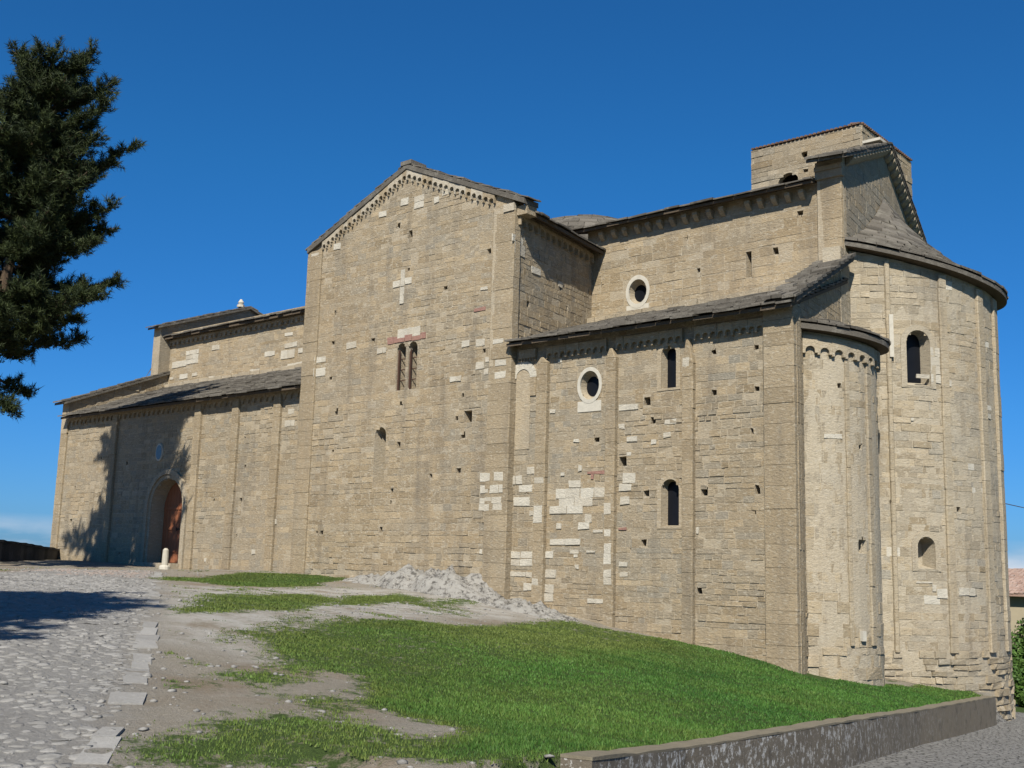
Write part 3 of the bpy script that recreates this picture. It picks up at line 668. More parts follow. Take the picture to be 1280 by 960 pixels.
# -- right aisle
ul = lambda pxx, y=600: mA.uv(pxx, y)[0]
H8 = [(317, 263, .8), (398, 420, 1.1), (467, 537, 1.1), (668, 388, 1.2), (693, 466, 1.1), (935, 190), (1105, 172), (936, 355), (1108, 338), (572, 630, 1.4), (665, 755, 1.2), (898, 750, 1.2), (1110, 742, 1.2), (1088, 508, .8), (1095, 827, 1.)]
ops = px_holes(mA, H8, (600, 380), 3.2) + px_holes(mA, [(720, 378, 1.1), (668, 400, .6), (942, 572, 1.0)], (580, 560), 3.2)
def px_arch(mp, x0, x1, yt, yb):
    ym = (yt+yb)/2; a = mp.uv(x0, ym)[0]; b = mp.uv(x1, ym)[0]; t = mp.uv((x0+x1)/2, yt)[1]; o = mp.uv((x0+x1)/2, yb)[1]; return (a+b)/2, o, abs(b-a), t-o
def shrink(P, sx, sz, du=0): cx = sum(p[0] for p in P)/len(P); cz = sum(p[1] for p in P)/len(P); return [(cx+du+(x-cx)*sx, cz+(z-cz)*sz) for x, z in P]
AW = {}
AW['up'] = px_arch(mA, 827, 845.5, 432, 485); AW['low'] = px_arch(mA, 827, 849, 599, 658)
WD = .27
def slot(k): u, v0, w, h = AW[k]; return arch_poly(u-w*.12, v0+.04, w*.60, h*.93, 12)
for k in ('up', 'low'): ops.append((arch_poly(*AW[k], n=12), slot(k), WD))
ou, ov = mA.uv(737.5, 481.5); oc = ell_poly(ou, ov, .30, .36, 24); ops.append((ell_poly(ou, ov, .34, .42, 24), ell_poly(ou-.06, ov, .22, .28, 24), .26))
Wz = [(170, 110, 234, 148), (168, 148, 196, 180), (222, 148, 276, 178), (200, 195, 264, 233), (254, 76, 290, 106), (264, 250, 283, 270), (368, 160, 570, 200), (420, 130, 468, 160), (380, 198, 515, 232), (345, 232, 476, 262), (370, 300, 392, 324), (484, 264, 512, 300), (458, 298, 502, 326), (516, 325, 558, 340), (345, 362, 468, 387), (490, 408, 528, 420), (424, 408, 460, 424), (440, 424, 456, 438), (446, 466, 460, 484), (180, 414, 280, 472), (158, 404, 182, 430), (326, 412, 358, 442), (326, 484, 370, 518), (238, 540, 276, 570), (322, 544, 360, 615), (184, 494, 276, 516), (495, 602, 562, 622), (636, 100, 688, 140), (622, 142, 672, 172), (626, 192, 664, 226), (622, 454, 656, 474), (624, 494, 658, 516), (458, 68, 474, 94), (930, 316, 942, 346), (390, 96, 404, 110)]
W8 = [(558, 400, 634, 426), (740, 460, 788, 480), (736, 512, 765, 534), (590, 530, 632, 552), (280, 422, 304, 438), (556, 478, 580, 500), (316, 220, 330, 234), (686, 542, 706, 562), (376, 540, 398, 554), (588, 590, 608, 606)]
wh = px_rects(mA, Wz, (580, 560), 3.2)+px_rects(mA, W8, (600, 380), 3.2)
pk = px_rects(mA, [(495, 92, 574, 104), (510, 104, 520, 124), (618, 318, 652, 328), (1222, 552, 1236, 574)], (580, 560), 3.2)
bx0, bx1 = ul(645.5, 500), ul(663, 500); btop = mA.uv(653, 452)[1]; bbot = mA.uv(650, 562)[1]; zoneB = arch_poly((bx0+bx1)/2, bbot, bx1-bx0, btop-bbot, 12)
rg = lambda u, v: (1.9 if v < .6 else 1.0)*(1.5 if (u > -19.5 and 1.5 < v < 4.2) else 1.)
wall('aisle_wall', church, mA, [XTR-.3, -12.57], const(-3.2), const(6.75), .9, ops, whites=wh, pinks=pk, relief=.011, rough=rg, tone=(.5, .18), grey=(.3, .25), holes=.05, label='right aisle wall patched with white stones')
# pilasters
pw = px_rects(mA, [(288, 100, 338, 142), (285, 232, 328, 300), (276, 520, 312, 590)], (580, 560), 3.2); pw2 = px_rects(mA, [(574, 222, 602, 266), (572, 324, 602, 356), (568, 382, 602, 464), (570, 486, 604, 548)], (580, 560), 3.2); pw3 = px_rects(mA, [(822, 218, 850, 290)], (600, 380), 3.2)
for (pa, pb_, y, w) in ((672.5, 685.5, 560, pw), (760, 772, 560, pw2), (856, 869.5, 560, pw3)):
    a, b = ul(pa, y), ul(pb_, y); pilaster(church, mA, a, b, -3, 6.12, .17, whites=w, taper=True, tone=.42)
pilaster(church, mA, ul(958.5, 600), -12.36, -3, 6.7, .15, tone=.5, label='corner buttress of the aisle')
# blind arch
ab = MB(); ri = (bx1-bx0)/2; ro = ri+.24; bc_ = (bx0+bx1)/2; zs_ = btop-ro
for t0, t1 in zip(np.linspace(0, math.pi, 9)[:-1], np.linspace(0, math.pi, 9)[1:]):
    q = [(r*math.cos(t), zs_+r*math.sin(t)) for r, t in ((ri, t0), (ro, t0+.01), (ro, t1-.01), (ri, t1))]
    ab.hexa([mA(bc_+x, y, .045) for x, y in q]+[mA(bc_+x, y, -.02) for x, y in q], (.6, .1, 1, 0), back=False)
ab.hexa([mA(x, y, .040) for x, y in ((bc_+ri, zs_-.55), (bc_+ro-.02, zs_-.55), (bc_+ro-.02, zs_), (bc_+ri, zs_))]+[mA(x, y, -.02) for x, y in ((bc_+ri, zs_-.55), (bc_+ro-.02, zs_-.55), (bc_+ro-.02, zs_), (bc_+ri, zs_))], (.6, .1, .0, 0), back=False)
ba = ab.build('blind_arch', M['stone'], church); ba['label'] = 'white blind arch filled with plaster'
ib = MB(); P = arch_poly(bc_, bbot, 2*ri, zs_+ri-bbot, 12); ib.prism([mA(x, y, .022) for x, y in P], [mA(x, y, -.02) for x, y in P], (.85, .1, .12, 0)); ib.build('infill', M['stone'], ba)
# windows of the aisle
def ring_frame(name, mp, outer, inner, dep, mat, parent, col=(.6, .1, .9, 0), back=-.02):
    b = MB()
    for i in range(len(outer)):
        j = (i+1) % len(outer); q = [outer[i], outer[j], inner[j], inner[i]]
        b.hexa([mp(x, y, dep) for x, y in q]+[mp(x, y, back) for x, y in q], col)
    return b.build(name, M[mat], parent)
def pane(mp, poly, dep, parent):
    b = MB(); b.prism([mp(x, y, -dep+.03) for x, y in poly], [mp(x, y, -dep-.04) for x, y in poly]); return b.build('pane', M['glass'], parent)
wo_ = ring_frame('round_window', mA, ell_poly(ou, ov, .43, .52, 24), ell_poly(ou, ov, .335, .41, 24), .03, 'marble', church); wo_['label'] = 'round window in a white stone surround'
b = MB(); b.hexa([mA(x, y, .022) for x, y in ((ou-.41, ov-.75), (ou+.41, ov-.75), (ou+.41, ov-.45), (ou-.41, ov-.45))]+[mA(x, y, -.02) for x, y in ((ou-.41, ov-.75), (ou+.41, ov-.75), (ou+.41, ov-.45), (ou-.41, ov-.45))]); b.build('sill', M['marble'], wo_)
pane(mA, ell_poly(ou-.06, ov, .225, .285, 24), .26, wo_)
for k, sxx, nm in (('up', .52, 'tall arched window near the eave'), ('low', .42, 'splayed arched window low in the wall')):
    P = arch_poly(*AW[k], n=12); u, v0, w, h = AW[k]
    fr = ring_frame('arched_window', mA, arch_poly(u, v0-.06, w+.26, h+.19, 12), arch_poly(u, v0, w+.006, h+.003, 12), .021, 'stone', church, (.75, .15, .12, 0)); fr['label'] = nm
    pane(mA, slot(k), WD, fr)
frieze(church, mA, XTR+.2, ul(672, 440), const(6.42), 6, dep=.11, hgt=.28); frieze(church, mA, ul(686, 430), ul(760, 430), const(6.42), 9, dep=.11, hgt=.28); frieze(church, mA, ul(773, 420), ul(855, 410), const(6.42), 9, dep=.11, hgt=.28); frieze(church, mA, ul(870, 410), ul(957, 400), const(6.42), 9, dep=.11, hgt=.28)
# aisle roofs
ez = 6.55; tz = 8.8
def Ex(y, o=0): return EO[0]-EK*(y-25)+o
slab_roof('aisle_roof', church, (XTR+.0, 24.45, ez), (Ex(24.45, .12), 24.45, ez), (Ex(YN, .1), YN, 8.42), (XTN+.01, YN, 8.22), 14, tilt=.07, under=.08)
# thicker rake of rough slabs over the aisle's end wall
mb = MB(); P = quadP((Ex(24.5, -.7), 24.5, ez+.14), (Ex(24.5, .26), 24.5, ez+.14), (Ex(YN, .34), YN, tz+.3), (Ex(YN, -.9), YN, tz+.26))
slabs(mb, P, 13, (.3, .6), lambda t: 1.1, .075, .07, .08); q = [P(.05, .02), P(.95, .02), P(.95, .99), P(.05, .99)]
mb.hexa([(x, y, z+.02) for x, y, z in q]+[(x, y, z-.12) for x, y, z in q], (.4, 0, 0, 0)); mb.build('end_coping', M['slab'], church)
slab_roof('aisle_roof', church, (XW+.5, 24.5, 6.12), (XTL+.02, 24.5, 6.12), (XTL+.02, YN, 8.2), (XW+.5, YN, 8.2), 14, tilt=.07, under=.08)
# ledge course along the foot of the clerestory
mb = MB(); x = XTN+.02
while x < -13.6:
    l = random.uniform(.3, .9); k = (x+21.3)/8; mb.box((x, YN-.26-random.uniform(0, .08), 8.1), (min(-13.5, x+l-.02), YN+.02, 8.40+.16*k+random.uniform(-.03, .06)), (random.gauss(.6, .2), .3, .1, 0)); x += l
mb.build('ledge_course', M['stone'], church)
mb = MB(); x = XW+.6
while x < XTL-.1:
    l = random.uniform(.3, .9); mb.box((x, YN-.16-random.uniform(0, .05), 8.15), (min(XTL-.05, x+l-.02), YN+.02, 8.36+random.uniform(-.02, .04)), (random.gauss(.6, .2), .3, .2, 0)); x += l
mb.build('ledge_course', M['stone'], church)

# -- nave
NC = planeY(YN)
H6 = [(505, 535), (160, 592), (170, 722), (555, 665), (862, 588, 1.2), (960, 440, 1.2)]
ops = px_holes(NC, H6, (700, 130), 3.2)
o2u, o2v = NC.uv(797.5, 364.5); ops.append((ell_poly(o2u, o2v, .36, .42, 24), ell_poly(o2u-.07, o2v, .23, .28, 24), .28))
s2u, s2v = NC.uv(936, 330.5); ops.append((rect_poly(s2u, s2v, .19, .82), rect_poly(s2u, s2v, .13, .76), .6))
wall('nave_wall', church, NC, [XTN-.2, Ex(YN)-.2], const(7.5), const(11.55), .9, ops, whites=px_rects(NC, [(270, 578, 312, 602)], (700, 130), 3.2)[:0], relief=.009, hrow=(.2, .32), lrow=(.3, .75), tone=(.6, .18), grey=(.1, .15), holes=.04, label='right clerestory wall of the nave')
nw_ = ring_frame('round_window', NC, ell_poly(o2u, o2v, .47, .56, 24), ell_poly(o2u, o2v, .355, .415, 24), .03, 'marble', church)
b = MB(); qq = ((o2u-.44, o2v-.62), (o2u+.44, o2v-.62), (o2u+.44, o2v-.44), (o2u-.44, o2v-.44)); b.hexa([NC(x, y, .022) for x, y in qq]+[NC(x, y, -.02) for x, y in qq]); b.build('sill', M['marble'], nw_)
pane(NC, ell_poly(o2u-.07, o2v, .235, .285, 24), .28, nw_); nw_['label'] = 'round window in the clerestory'
wl = px_rects(NC, [(690, 485, 745, 510), (745, 440, 795, 495), (720, 535, 752, 555), (1140, 410, 1190, 430), (1125, 440, 1180, 475), (1195, 432, 1230, 450), (1060, 445, 1100, 465), (1150, 490, 1215, 520), (1000, 515, 1040, 530), (680, 548, 695, 560), (835, 545, 860, 560), (850, 420, 880, 440), (1140, 370, 1172, 384), (770, 530, 790, 545), (1125, 505, 1150, 520), (626, 515, 660, 532), (630, 480, 642, 500)], (0, 300), 3.2)
wall('nave_wall', church, NC, [XW+.3, XTL+.1], const(7.5), const(10.95), .9, whites=wl, relief=.012, tone=(.55, .2), grey=(.2, .2), holes=.05, label='left clerestory wall of the nave')
RY = 34.5; RZ = 11.42+.29*(RY-29.4)
slab_roof('nave_roof', church, (XTN-.7, 29.3, 11.46), (Ex(29.8, -.75), 29.3, 11.46), (Ex(RY, -.6), RY, RZ), (XTN-.7, RY, RZ), 14, under=.07)
slab_roof('nave_roof', church, (XW+.5, 29.35, 10.62), (XTL+1, 29.35, 10.62), (XTL+1, RY, 12.5), (XW+.5, RY, 12.5), 14, under=.10)
slab_roof('nave_roof', church, (Ex(40, -.6), 40, 11.5), (XW, 40, 11.5), (XW, RY, RZ-.8), (Ex(RY, -.6), RY, RZ-.02), 8, lens=(.8, 1.6), under=.10)
# corbels under the right nave eave
for px in (175, 225, 268, 318, 362, 408, 458, 508, 552, 606, 656, 760, 810, 865, 920, 975):
    X = px/3.2+700; u = NC.uv(X, 303-(X-755)*.184)[0]; mb = MB(); z = 11.36
    pr = [(0, 0), (.22, 0), (.22, -.10), (.14, -.19), (.04, -.27), (0, -.27)]
    mb.prism([(u-.08, YN-a, z+b) for a, b in pr], [(u+.08, YN-a, z+b) for a, b in pr], (random.uniform(.5, .8), .1, .05, 0)); mb.build('corbel', M['stone'], church)
frieze(church, NC, XW+.6, XTL-.1, const(10.55), 44, dep=.10, arch=.55, hgt=.2, tone=.75, white=.25)
# corner pilaster, stepped head and east gable
gz0, gya = 12.02, 34.9
uE = lambda y: (y-25)/ED[1]
eg = lambda u: 12.12+.40*(u-uE(29.6)) if u < uE(gya) else 12.12+.40*(2*uE(gya)-uE(29.6)-u)
wall('east_gable', church, planeE(-.02), [uE(YN), uE(gya), uE(40.2)], const(5.5), eg, .75, relief=.010, hrow=(.2, .36), lrow=(.35, .9), tone=(.45, .15), grey=(.75, .2), holes=.02, label='grey rendered east gable of the nave')
wall('gable_return', church, NC, [Ex(YN)-.78, Ex(YN)-.018], const(8.6), const(12.12), .10, relief=.014, hrow=(.28, .45), lrow=(.4, .8), tone=(.55, .12), grey=(.1, .1))
pilaster(church, NC, Ex(YN)-.74, Ex(YN)-.03, 8.7, 11.55, .10, tone=.55)
mb = MB()
for k, (z0, z1, o) in enumerate(((11.55, 11.78, .14), (11.785, 11.92, .20), (11.925, 12.08, .12))): mb.box((Ex(YN)-.80, YN-o-.05, z0), (Ex(YN)+.04, YN-.002, z1), (.6, .2, .1, 0))
mb.build('pilaster_capital', M['stone'], church)
# coping slabs of the gable with corbels beneath
def Ept(u, z, o): q = EO+ED*u+EN*o; return np.array((q[0], q[1], z))
for (ua, ub) in ((uE(29.15), uE(gya)), (uE(40.6), uE(gya))):
    mb = MB(); a, b = (.30, -.95) if ua < ub else (-.95, .30)
    P = quadP(Ept(ua, eg(ua)+.03, b), Ept(ua, eg(ua)+.03, a), Ept(ub, eg(ub)+.03, a), Ept(ub, eg(ub)+.03, b))
    slabs(mb, P, 15, (.45, .8), lambda t: 1.25, .06, .06, .06); q = [P(.03, .01), P(.97, .01), P(.97, .995), P(.03, .995)]
    mb.hexa([(x, y, z+.02) for x, y, z in q]+[(x, y, z-.08) for x, y, z in q], (.4, 0, 0, 0)); mb.build('gable_coping', M['slab'], church)
    for k in range(15):
        u = ua+(ub-ua)*(k+.9)/15.6; z = eg(u)-.03; mb = MB(); s = .13
        if ua < ub and u < uE(29.95): continue
        mb.prism([tuple(Ept(u-s, z-.06*(1 if ua < ub else -1)*.5+dz, o)) for o, dz in ((0, 0), (.24, 0), (.24, -.12), (.1, -.27), (0, -.32))], [tuple(Ept(u+s, z+.03*(1 if ua < ub else -1)+dz, o)) for o, dz in ((0, 0), (.24, 0), (.24, -.12), (.1, -.27), (0, -.32))], (.5, .4, .1, 0)); mb.build('corbel', M['stone'], church)
mb = MB(); mb.v, mb.f = [], []
for k in range(1):
    c = Ept(uE(gya)-.55, eg(uE(gya)-.55)+.12, -.1); mb.box(tuple(c+np.array((-.30, -.45, -.04))), tuple(c+np.array((.30, .45, .05))), (.6, .1, 1, 0))
mb.build('cap_stone', M['marble'], church)
# west gable parapets, seen from inside over the roofs
mW = planeX(XW+.57, 1)
wall('west_parapet', church, mW, [24.9, YN+.02], const(5.5), lambda u: 6.95+.405*(u-24.9), .54, relief=.035, hrow=(.14, .26), lrow=(.3, .7), holes=.1, tone=(.6, .2), grey=(.3, .2))
wall('west_parapet', church, planeX(XW+.60, 1), [29.2, 34.2, 39.3], const(7.2), lambda u: 11.15+.375*(u-29.2) if u < 34.2 else 11.15+.375*(39.2-u), .6, relief=.012, hrow=(.3, .5), lrow=(.5, 1.1), tone=(.5, .1), grey=(.7, .2))
for (y0, z0, y1, z1, off) in ((24.55, 6.82, YN, 8.98, .75), (28.9, 11.1, 34.2, 13.08, .8), (39.5, 11.1, 34.2, 13.08, .8)):
    q = [(XW-.2, y0, z0), (XW+off, y0, z0), (XW+off, y1, z1), (XW-.2, y1, z1)]
    if y0 > y1: q = [q[1], q[0], q[3], q[2]]
    slab_roof('parapet_coping', church, *q, 12, lens=(.5, .9), under=.09, soffit='slab')
fb = MB(); fc = (XW+.45, 33.8, 13.05)
for (za, ra), (zb, rb) in (((0, .2), (.12, .2)), ((.12, .1), (.25, .16)), ((.25, .16), (.42, .05))):
    rr = lambda r, z: [(fc[0]+r*math.cos(t), fc[1]+r*math.sin(t), fc[2]+z) for t in np.linspace(0, 2*math.pi, 8, endpoint=False)]
    fb.prism(rr(rb, zb), rr(ra, za))
fb.build('finial', M['marble'], church)
# north side, closing the building
mb = MB(); mb.box((XW, 39.2, -3), (Ex(39.2, -.1), 39.9, 11.3)); mb.build('north_wall', M['stone'], church)
# crossing dome of stone slabs
db = MB(); dc_ = np.array((-26.1, 34.5)); R0 = 3.0
Pd = lambda s, t: (dc_[0]+R0*math.cos(s*2*math.pi)*math.cos(t*math.pi/2*.97), dc_[1]+R0*math.sin(s*2*math.pi)*math.cos(t*math.pi/2*.97), 12.45+1.22*math.sin(t*math.pi/2*.97))
slabs(db, Pd, 9, (.35, .8), lambda t: 2*math.pi*R0*math.cos(t*math.pi/2*.97)+.2, .05, .04, .04)
for i in range(32):
    for k in range(6): db.face([Pd(i/32, k/6), Pd((i+1)/32, k/6), Pd((i+1)/32, (k+1)/6), Pd(i/32, (k+1)/6)], (.4, 0, 0, 0))
rr = lambda z, r: [(dc_[0]+r*math.cos(t), dc_[1]+r*math.sin(t), z) for t in np.linspace(0, 2*math.pi, 32, endpoint=False)]
db.prism(rr(12.66, R0-.05), rr(11, R0-.05), (.4, 0, 0, 0)); db.build('crossing_dome', M['slab'], church)

# -- east walls and apses
ops = px_holes(mE, [(303, 372, 1.1), (300, 822, 1.2)], (920, 380), 3.5556)
aisE = lambda u: 6.55+(tz+.22-6.55)*(u/uE(YN)) if u < uE(YN) else tz+.22
wall('aisle_end_wall', church, mE, [0.001, uE(YN)], const(-4), aisE, .8, relief=.014, tone=(.5, .18), grey=(.35, .2), holes=.05, rough=lambda u, v: 1.6 if v < 0 or v > 5 else 1)
# the angle pilaster's east face
pilaster(church, mE, 0.0, .42, -4, 6.5, .06, tone=.45)
def apse(base_u, s, px_tan):
    base = EO+ED*base_u; c = base-s*EN; v = ray(*px_tan); nn = np.array([v[1], -v[0]])/math.hypot(v[0], v[1]); R = -(c@nn)
    a0 = math.atan2(EN[1], EN[0]); ha = math.acos(s/R)-.001; return base, c, R, a0, ha
def cone_roof(name, parent, base, c, R, ov, a0, z0, k, top, conc, rows, lens, th=.06):
    hh = math.acos(min(1, max(-1, (s_keep)/(R+ov)))) if False else None
    mb = MB(); Rv = R+ov; h0 = (base-c)@EN; ha = math.acos(h0/Rv); n = 40
    def rim(s): a = a0-ha+2*ha*s; q = c+Rv*np.array((math.cos(a), math.sin(a))); return q, z0-k*max(0, (q-base)@EN)
    tp = base+EN*.02
    def P(s, t):
        q, z = rim(min(1, max(0, s))); tt = max(t, -.05); x = q*(1-tt)+tp*tt; return (x[0], x[1], z+(top-z)*((1-conc)*tt+conc*tt**2.2))
    slabs(mb, P, rows, lens, lambda t: 2*ha*Rv*(1-t)+.25, th, .05, .05)
    m = 10
    for i in range(n):
        for j in range(m): mb.face([P(i/n, j/m*.995+.003), P((i+1)/n, j/m*.995+.003), P((i+1)/n, (j+1)/m*.995+.003), P(i/n, (j+1)/m*.995+.003)], (.4, 0, 0, 0))
    dn = lambda p, h: (p[0], p[1], p[2]-h)
    for i in range(n):
        A, B = P(i/n, .005), P((i+1)/n, .005); f = lambda s: (lambda a: (c[0]+(R-.25)*math.cos(a), c[1]+(R-.25)*math.sin(a)))(a0-ha+2*ha*s)
        ia, ib = f(i/n), f((i+1)/n)
        mb.face([dn(A, .14), dn(B, .14), B, A], (.4, 0, 0, 0)); mb.face([dn(A, .14), (ia[0], ia[1], A[2]-.14), (ib[0], ib[1], B[2]-.14), dn(B, .14)], (.4, 0, 0, 0), 1)
    return mb.build(name, [M['slab'], M['soffit']], parent)
# small apse
bS, cS, RS, aS, hS = apse(uE(27.45), .6, (1098, 560)); mS = cyl(cS, RS)
us = [RS*a for a in np.linspace(aS-hS, aS+hS, 25)]
zsS = lambda u: 6.12-.14*max(0, (np.array(mS(u, 0, 0)[:2])-bS)@EN)
nS = px_arch(mS, 1073, 1083, 671, 692); PS = arch_poly(*nS, n=10)
ops = [(PS, shrink(PS, .6, .8), .4)] + px_holes(mS, [(553, 632, .9), (460, 362, .8), (430, 460, .5)], (920, 380), 3.5556)
wall('small_apse', church, mS, us, const(-5), zsS, .6, ops, mat='apse', relief=.011, hrow=(.18, .32), lrow=(.3, .7), tone=(.55, .2), grey=(.2, .2), holes=.05, rough=lambda u, v: 2.6 if v < -1.2 else 1, label='small curved apse at the end of the right aisle', whites=px_rects(mS, [(390, 575, 470, 600)], (920, 380), 3.5556))
for (pa, pb_) in ((1057, 1062), (1083, 1088)):
    a, b = mS.uv(pa, 560)[0], mS.uv(pb_, 560)[0]; pilaster(church, mS, a, b, -1.6, 5.5, .06, 'apse', tone=.55)
frieze(church, mS, mS.uv(1003, 425)[0], RS*(aS+hS*.9), lambda u: zsS(u)-.1, 13, dep=.10, hgt=.38, arch=.62, mat='apse')
cone_roof('apse_roof', church, bS, cS, RS, .34, aS, 6.28, .14, 6.72, .0, 5, (.35, .7))
b = MB(); pu, pv = mS.uv(1077, 795); pp = [mS(pu-.06, pv-.12, .1), mS(pu+.06, pv-.12, .1), mS(pu+.06, pv+.12, .1), mS(pu-.06, pv+.12, .1)]; b.hexa(pp+[mS(pu-.06, pv-.12, -.02), mS(pu+.06, pv-.12, -.02), mS(pu+.06, pv+.12, -.02), mS(pu-.06, pv+.12, -.02)]); b.build('spout', M['marble'], church)
# great apse
bB, cB, RB, aB, hB = apse(uE(34.6), 1.5, (1252, 560)); mB = cyl(cB, RB)
us = [RB*a for a in np.linspace(aB-hB, aB+hB, 41)]
zsB = lambda u: 9.42-.24*max(0, (np.array(mB(u, 0, 0)[:2])-bB)@EN)
w1 = px_arch(mB, 1133, 1162, 413, 482); w2 = px_arch(mB, 1147, 1168.5, 671, 711); P1, P2 = arch_poly(*w1, n=12), arch_poly(*w2, n=12)
ops = [(P1, shrink(P1, .66, .88, .06), .40), (P2, shrink(P2, .72, .85), .5)] + px_holes(mB, [(991, 915, .9), (690, 880, .6), (870, 440, .5), (1165, 140, .9)], (920, 380), 3.5556)
wB = px_rects(mB, [(862, 195, 905, 352), (800, 310, 860, 330), (930, 340, 955, 368), (1115, 488, 1130, 512), (775, 505, 790, 520)], (920, 380), 3.5556)+px_rects(mB, [(870, 322, 890, 356), (800, 306, 872, 318), (890, 340, 938, 384), (986, 335, 1060, 372)], (920, 640), 3.5556)
wall('great_apse', church, mB, us, const(-6), zsB, .8, ops, mat='apse', whites=wB, fvb=const(-1.9), extra=lambda mb: facing(mb, mB, us[0], us[-1], const(-6), const(-1.9), hrow=(.13, .26), lrow=(.2, .6), relief=.085, gap=.016, holes=.2, tone=(.45, .22), grey=(.3, .25)), relief=.013, hrow=(.15, .27), lrow=(.25, .65), tone=(.6, .2), grey=(.35, .25), white=.02, holes=.05, rough=lambda u, v: (1.6 if 3 < v < 4.4 or v > 7 else 1), label='tall curved main apse with pilaster strips')
for (pa, pb_, yy) in ((1111, 1117, 560), (1178.5, 1187.5, 560), (1226, 1233, 560), (1246, 1250, 560)):
    a, b = mB.uv(pa, yy)[0], mB.uv(pb_, yy)[0]; u = (a+b)/2; pilaster(church, mB, min(a, b), max(a, b), -1.95, zsB(u)-.1, .09, 'apse', tone=.7)
b = MB(); q0 = mB.uv(1109.5, 400)[0]; q1 = mB.uv(1114.5, 400)[0]; zt, zb = mB.uv(1112, 394)[1], mB.uv(1112, 447)[1]
qq = ((q0, zb), (q1, zb), (q1, zt), (q0, zt)); b.hexa([mB(x, y, .13) for x, y in qq]+[mB(x, y, .02) for x, y in qq]); b.build('pale_strip', M['marble'], church)
for w_, P_, nm, sx_, dp in ((w1, P1, 'tall arched window in the main apse', .66, .40), (w2, P2, 'low arched niche in the main apse', .7, .6)):
    u, v0, w, h = w_; fr = ring_frame('arched_window', mB, arch_poly(u, v0-.07, w+.34, h+.24, 12), arch_poly(u, v0, w+.006, h+.003, 12), .028, 'apse', church, (.7, .3, .1, 0)); fr['label'] = nm
    if dp < .45: pane(mB, shrink(P_, sx_*1.02, .9, .06), dp, fr)
cone_roof('apse_roof', church, bB, cB, RB, .36, aB, 9.62, .235, 12.3, .46, 16, (.4, .85), .065)
# flat strip of wall between the small and great apses
wall('chancel_wall', church, mEn, [uE(29.2), uE(31.0)], const(-5), const(9.3), .5, mat='apse', relief=.012, tone=(.55, .2), grey=(.3, .2))

# ------------------------------------------------------------------ bell tower behind
tower = empty('bell_tower', (-21, 47, -2), 'square stone bell tower with arched belfry opening rising behind the church', 'bell tower')
TY = 44.0; tx0, tx1 = -23.84, -18.6; tzz = 19.2; mTw = planeY(TY)
wt = px_arch(mTw, 972, 999, 216, 246); PT = arch_poly(*wt, n=14)
ops = [(PT, shrink(PT, .99, .99), 1.3)] + px_holes(mTw, [(355, 212, .9), (360, 285, .8)], (900, 130), 3.368, .3)
wall('south_face', tower, mTw, [tx0, tx1-.012], const(-6), const(tzz), .3, ops, relief=.03, hrow=(.18, .32), lrow=(.3, .8), holes=.06, tone=(.45, .2), grey=(.45, .2))
wall('east_face', tower, planeX(tx1, 1), [TY+.015, 49.6], const(-6), const(tzz), .3, relief=.03, hrow=(.18, .32), lrow=(.3, .8), holes=.06, tone=(.45, .2), grey=(.45, .2))
mb = MB(); mb.box((tx0, TY+.3, -6), (tx0+.8, 49.6, tzz)); mb.box((tx0+.8, 48.8, -6), (tx1-.3, 49.6, tzz)); mb.build('back_wall', M['stone'], tower)
mb = MB(); mb.box((tx0+.02, TY+.06, tzz+.06), (tx1+.0, 49.6, tzz+.10), (.4, 0, 0, 0))
cxy = ((tx0+tx1)/2, (TY+49.6)/2, tzz+.9)
cs = [(tx0, TY, tzz+.11), (tx1, TY, tzz+.11), (tx1, 49.6, tzz+.11), (tx0, 49.6, tzz+.11)]
for i in range(4): mb.face([cs[i], cs[(i+1) % 4], cxy], (.4, 0, 0, 0))
def tile_run(a, b, nrm):
    n = int(np.linalg.norm(np.array(b)-np.array(a))/.20)
    for i in range(n):
        p = np.array(a)+(np.array(b)-np.array(a))*(i+.5)/n; d = (np.array(b)-np.array(a)); d = d/np.linalg.norm(d)*.07; o = np.array(nrm)
        top = [p-d+(0, 0, 0), p-d*.6+(0, 0, .08), p+d*.6+(0, 0, .08), p+d]
        mb.prism([tuple(q+o*.09) for q in top], [tuple(q-o*.5+np.array((0, 0, .12))) for q in top], (random.uniform(.1, .9), 0, 0, 0))
tile_run((tx0, TY, tzz+.04), (tx1, TY, tzz+.04), (0, -1, 0)); tile_run((tx1, TY, tzz+.04), (tx1, 49.6, tzz+.04), (1, 0, 0))
mb.build('tile_roof', M['tile'], tower)

# ------------------------------------------------------------------ walls on the ground
rw = empty('retaining_wall', (-8, 18, -3), 'low concrete retaining wall with white lichen flecks below the lawn', 'retaining wall')
def ribbon(line, zt, th, dpt, step=.35, nz_=.012):
    P = []
    for (a, b), (za, zb) in zip(zip(line[:-1], line[1:]), zip(zt[:-1], zt[1:])):
        n = max(1, int(np.linalg.norm(b-a)/step)); P += [(a+(b-a)*k/n, za+(zb-za)*k/n) for k in range(n)]
    P.append((line[-1], zt[-1])); return P
def ribbon_mesh(P, th, top, bot, jit=.0):
    mb = MB(); prev = None
    for i, (p, z) in enumerate(P):
        q = P[min(i+1, len(P)-1)][0]-P[max(i-1, 0)][0]; nrm = np.array((q[1], -q[0]))/np.linalg.norm(q)
        k = random.uniform(-jit, jit); ring = [np.array((*(p+nrm*(th/2+k*.5)), z+bot)), np.array((*(p+nrm*(th/2+k*.5)), z+top+k)), np.array((*(p-nrm*th/2), z+top+k)), np.array((*(p-nrm*th/2), z+bot))]
        if prev is not None:
            for j in range(4): mb.face([prev[j], ring[j], ring[(j+1) % 4], prev[(j+1) % 4]], (random.random(), 0, 0, 0))
        else: mb.face(ring)
        prev = ring
    mb.face(prev[::-1]); return mb
Pw = ribbon(RW, RWz, .34, 1.5)
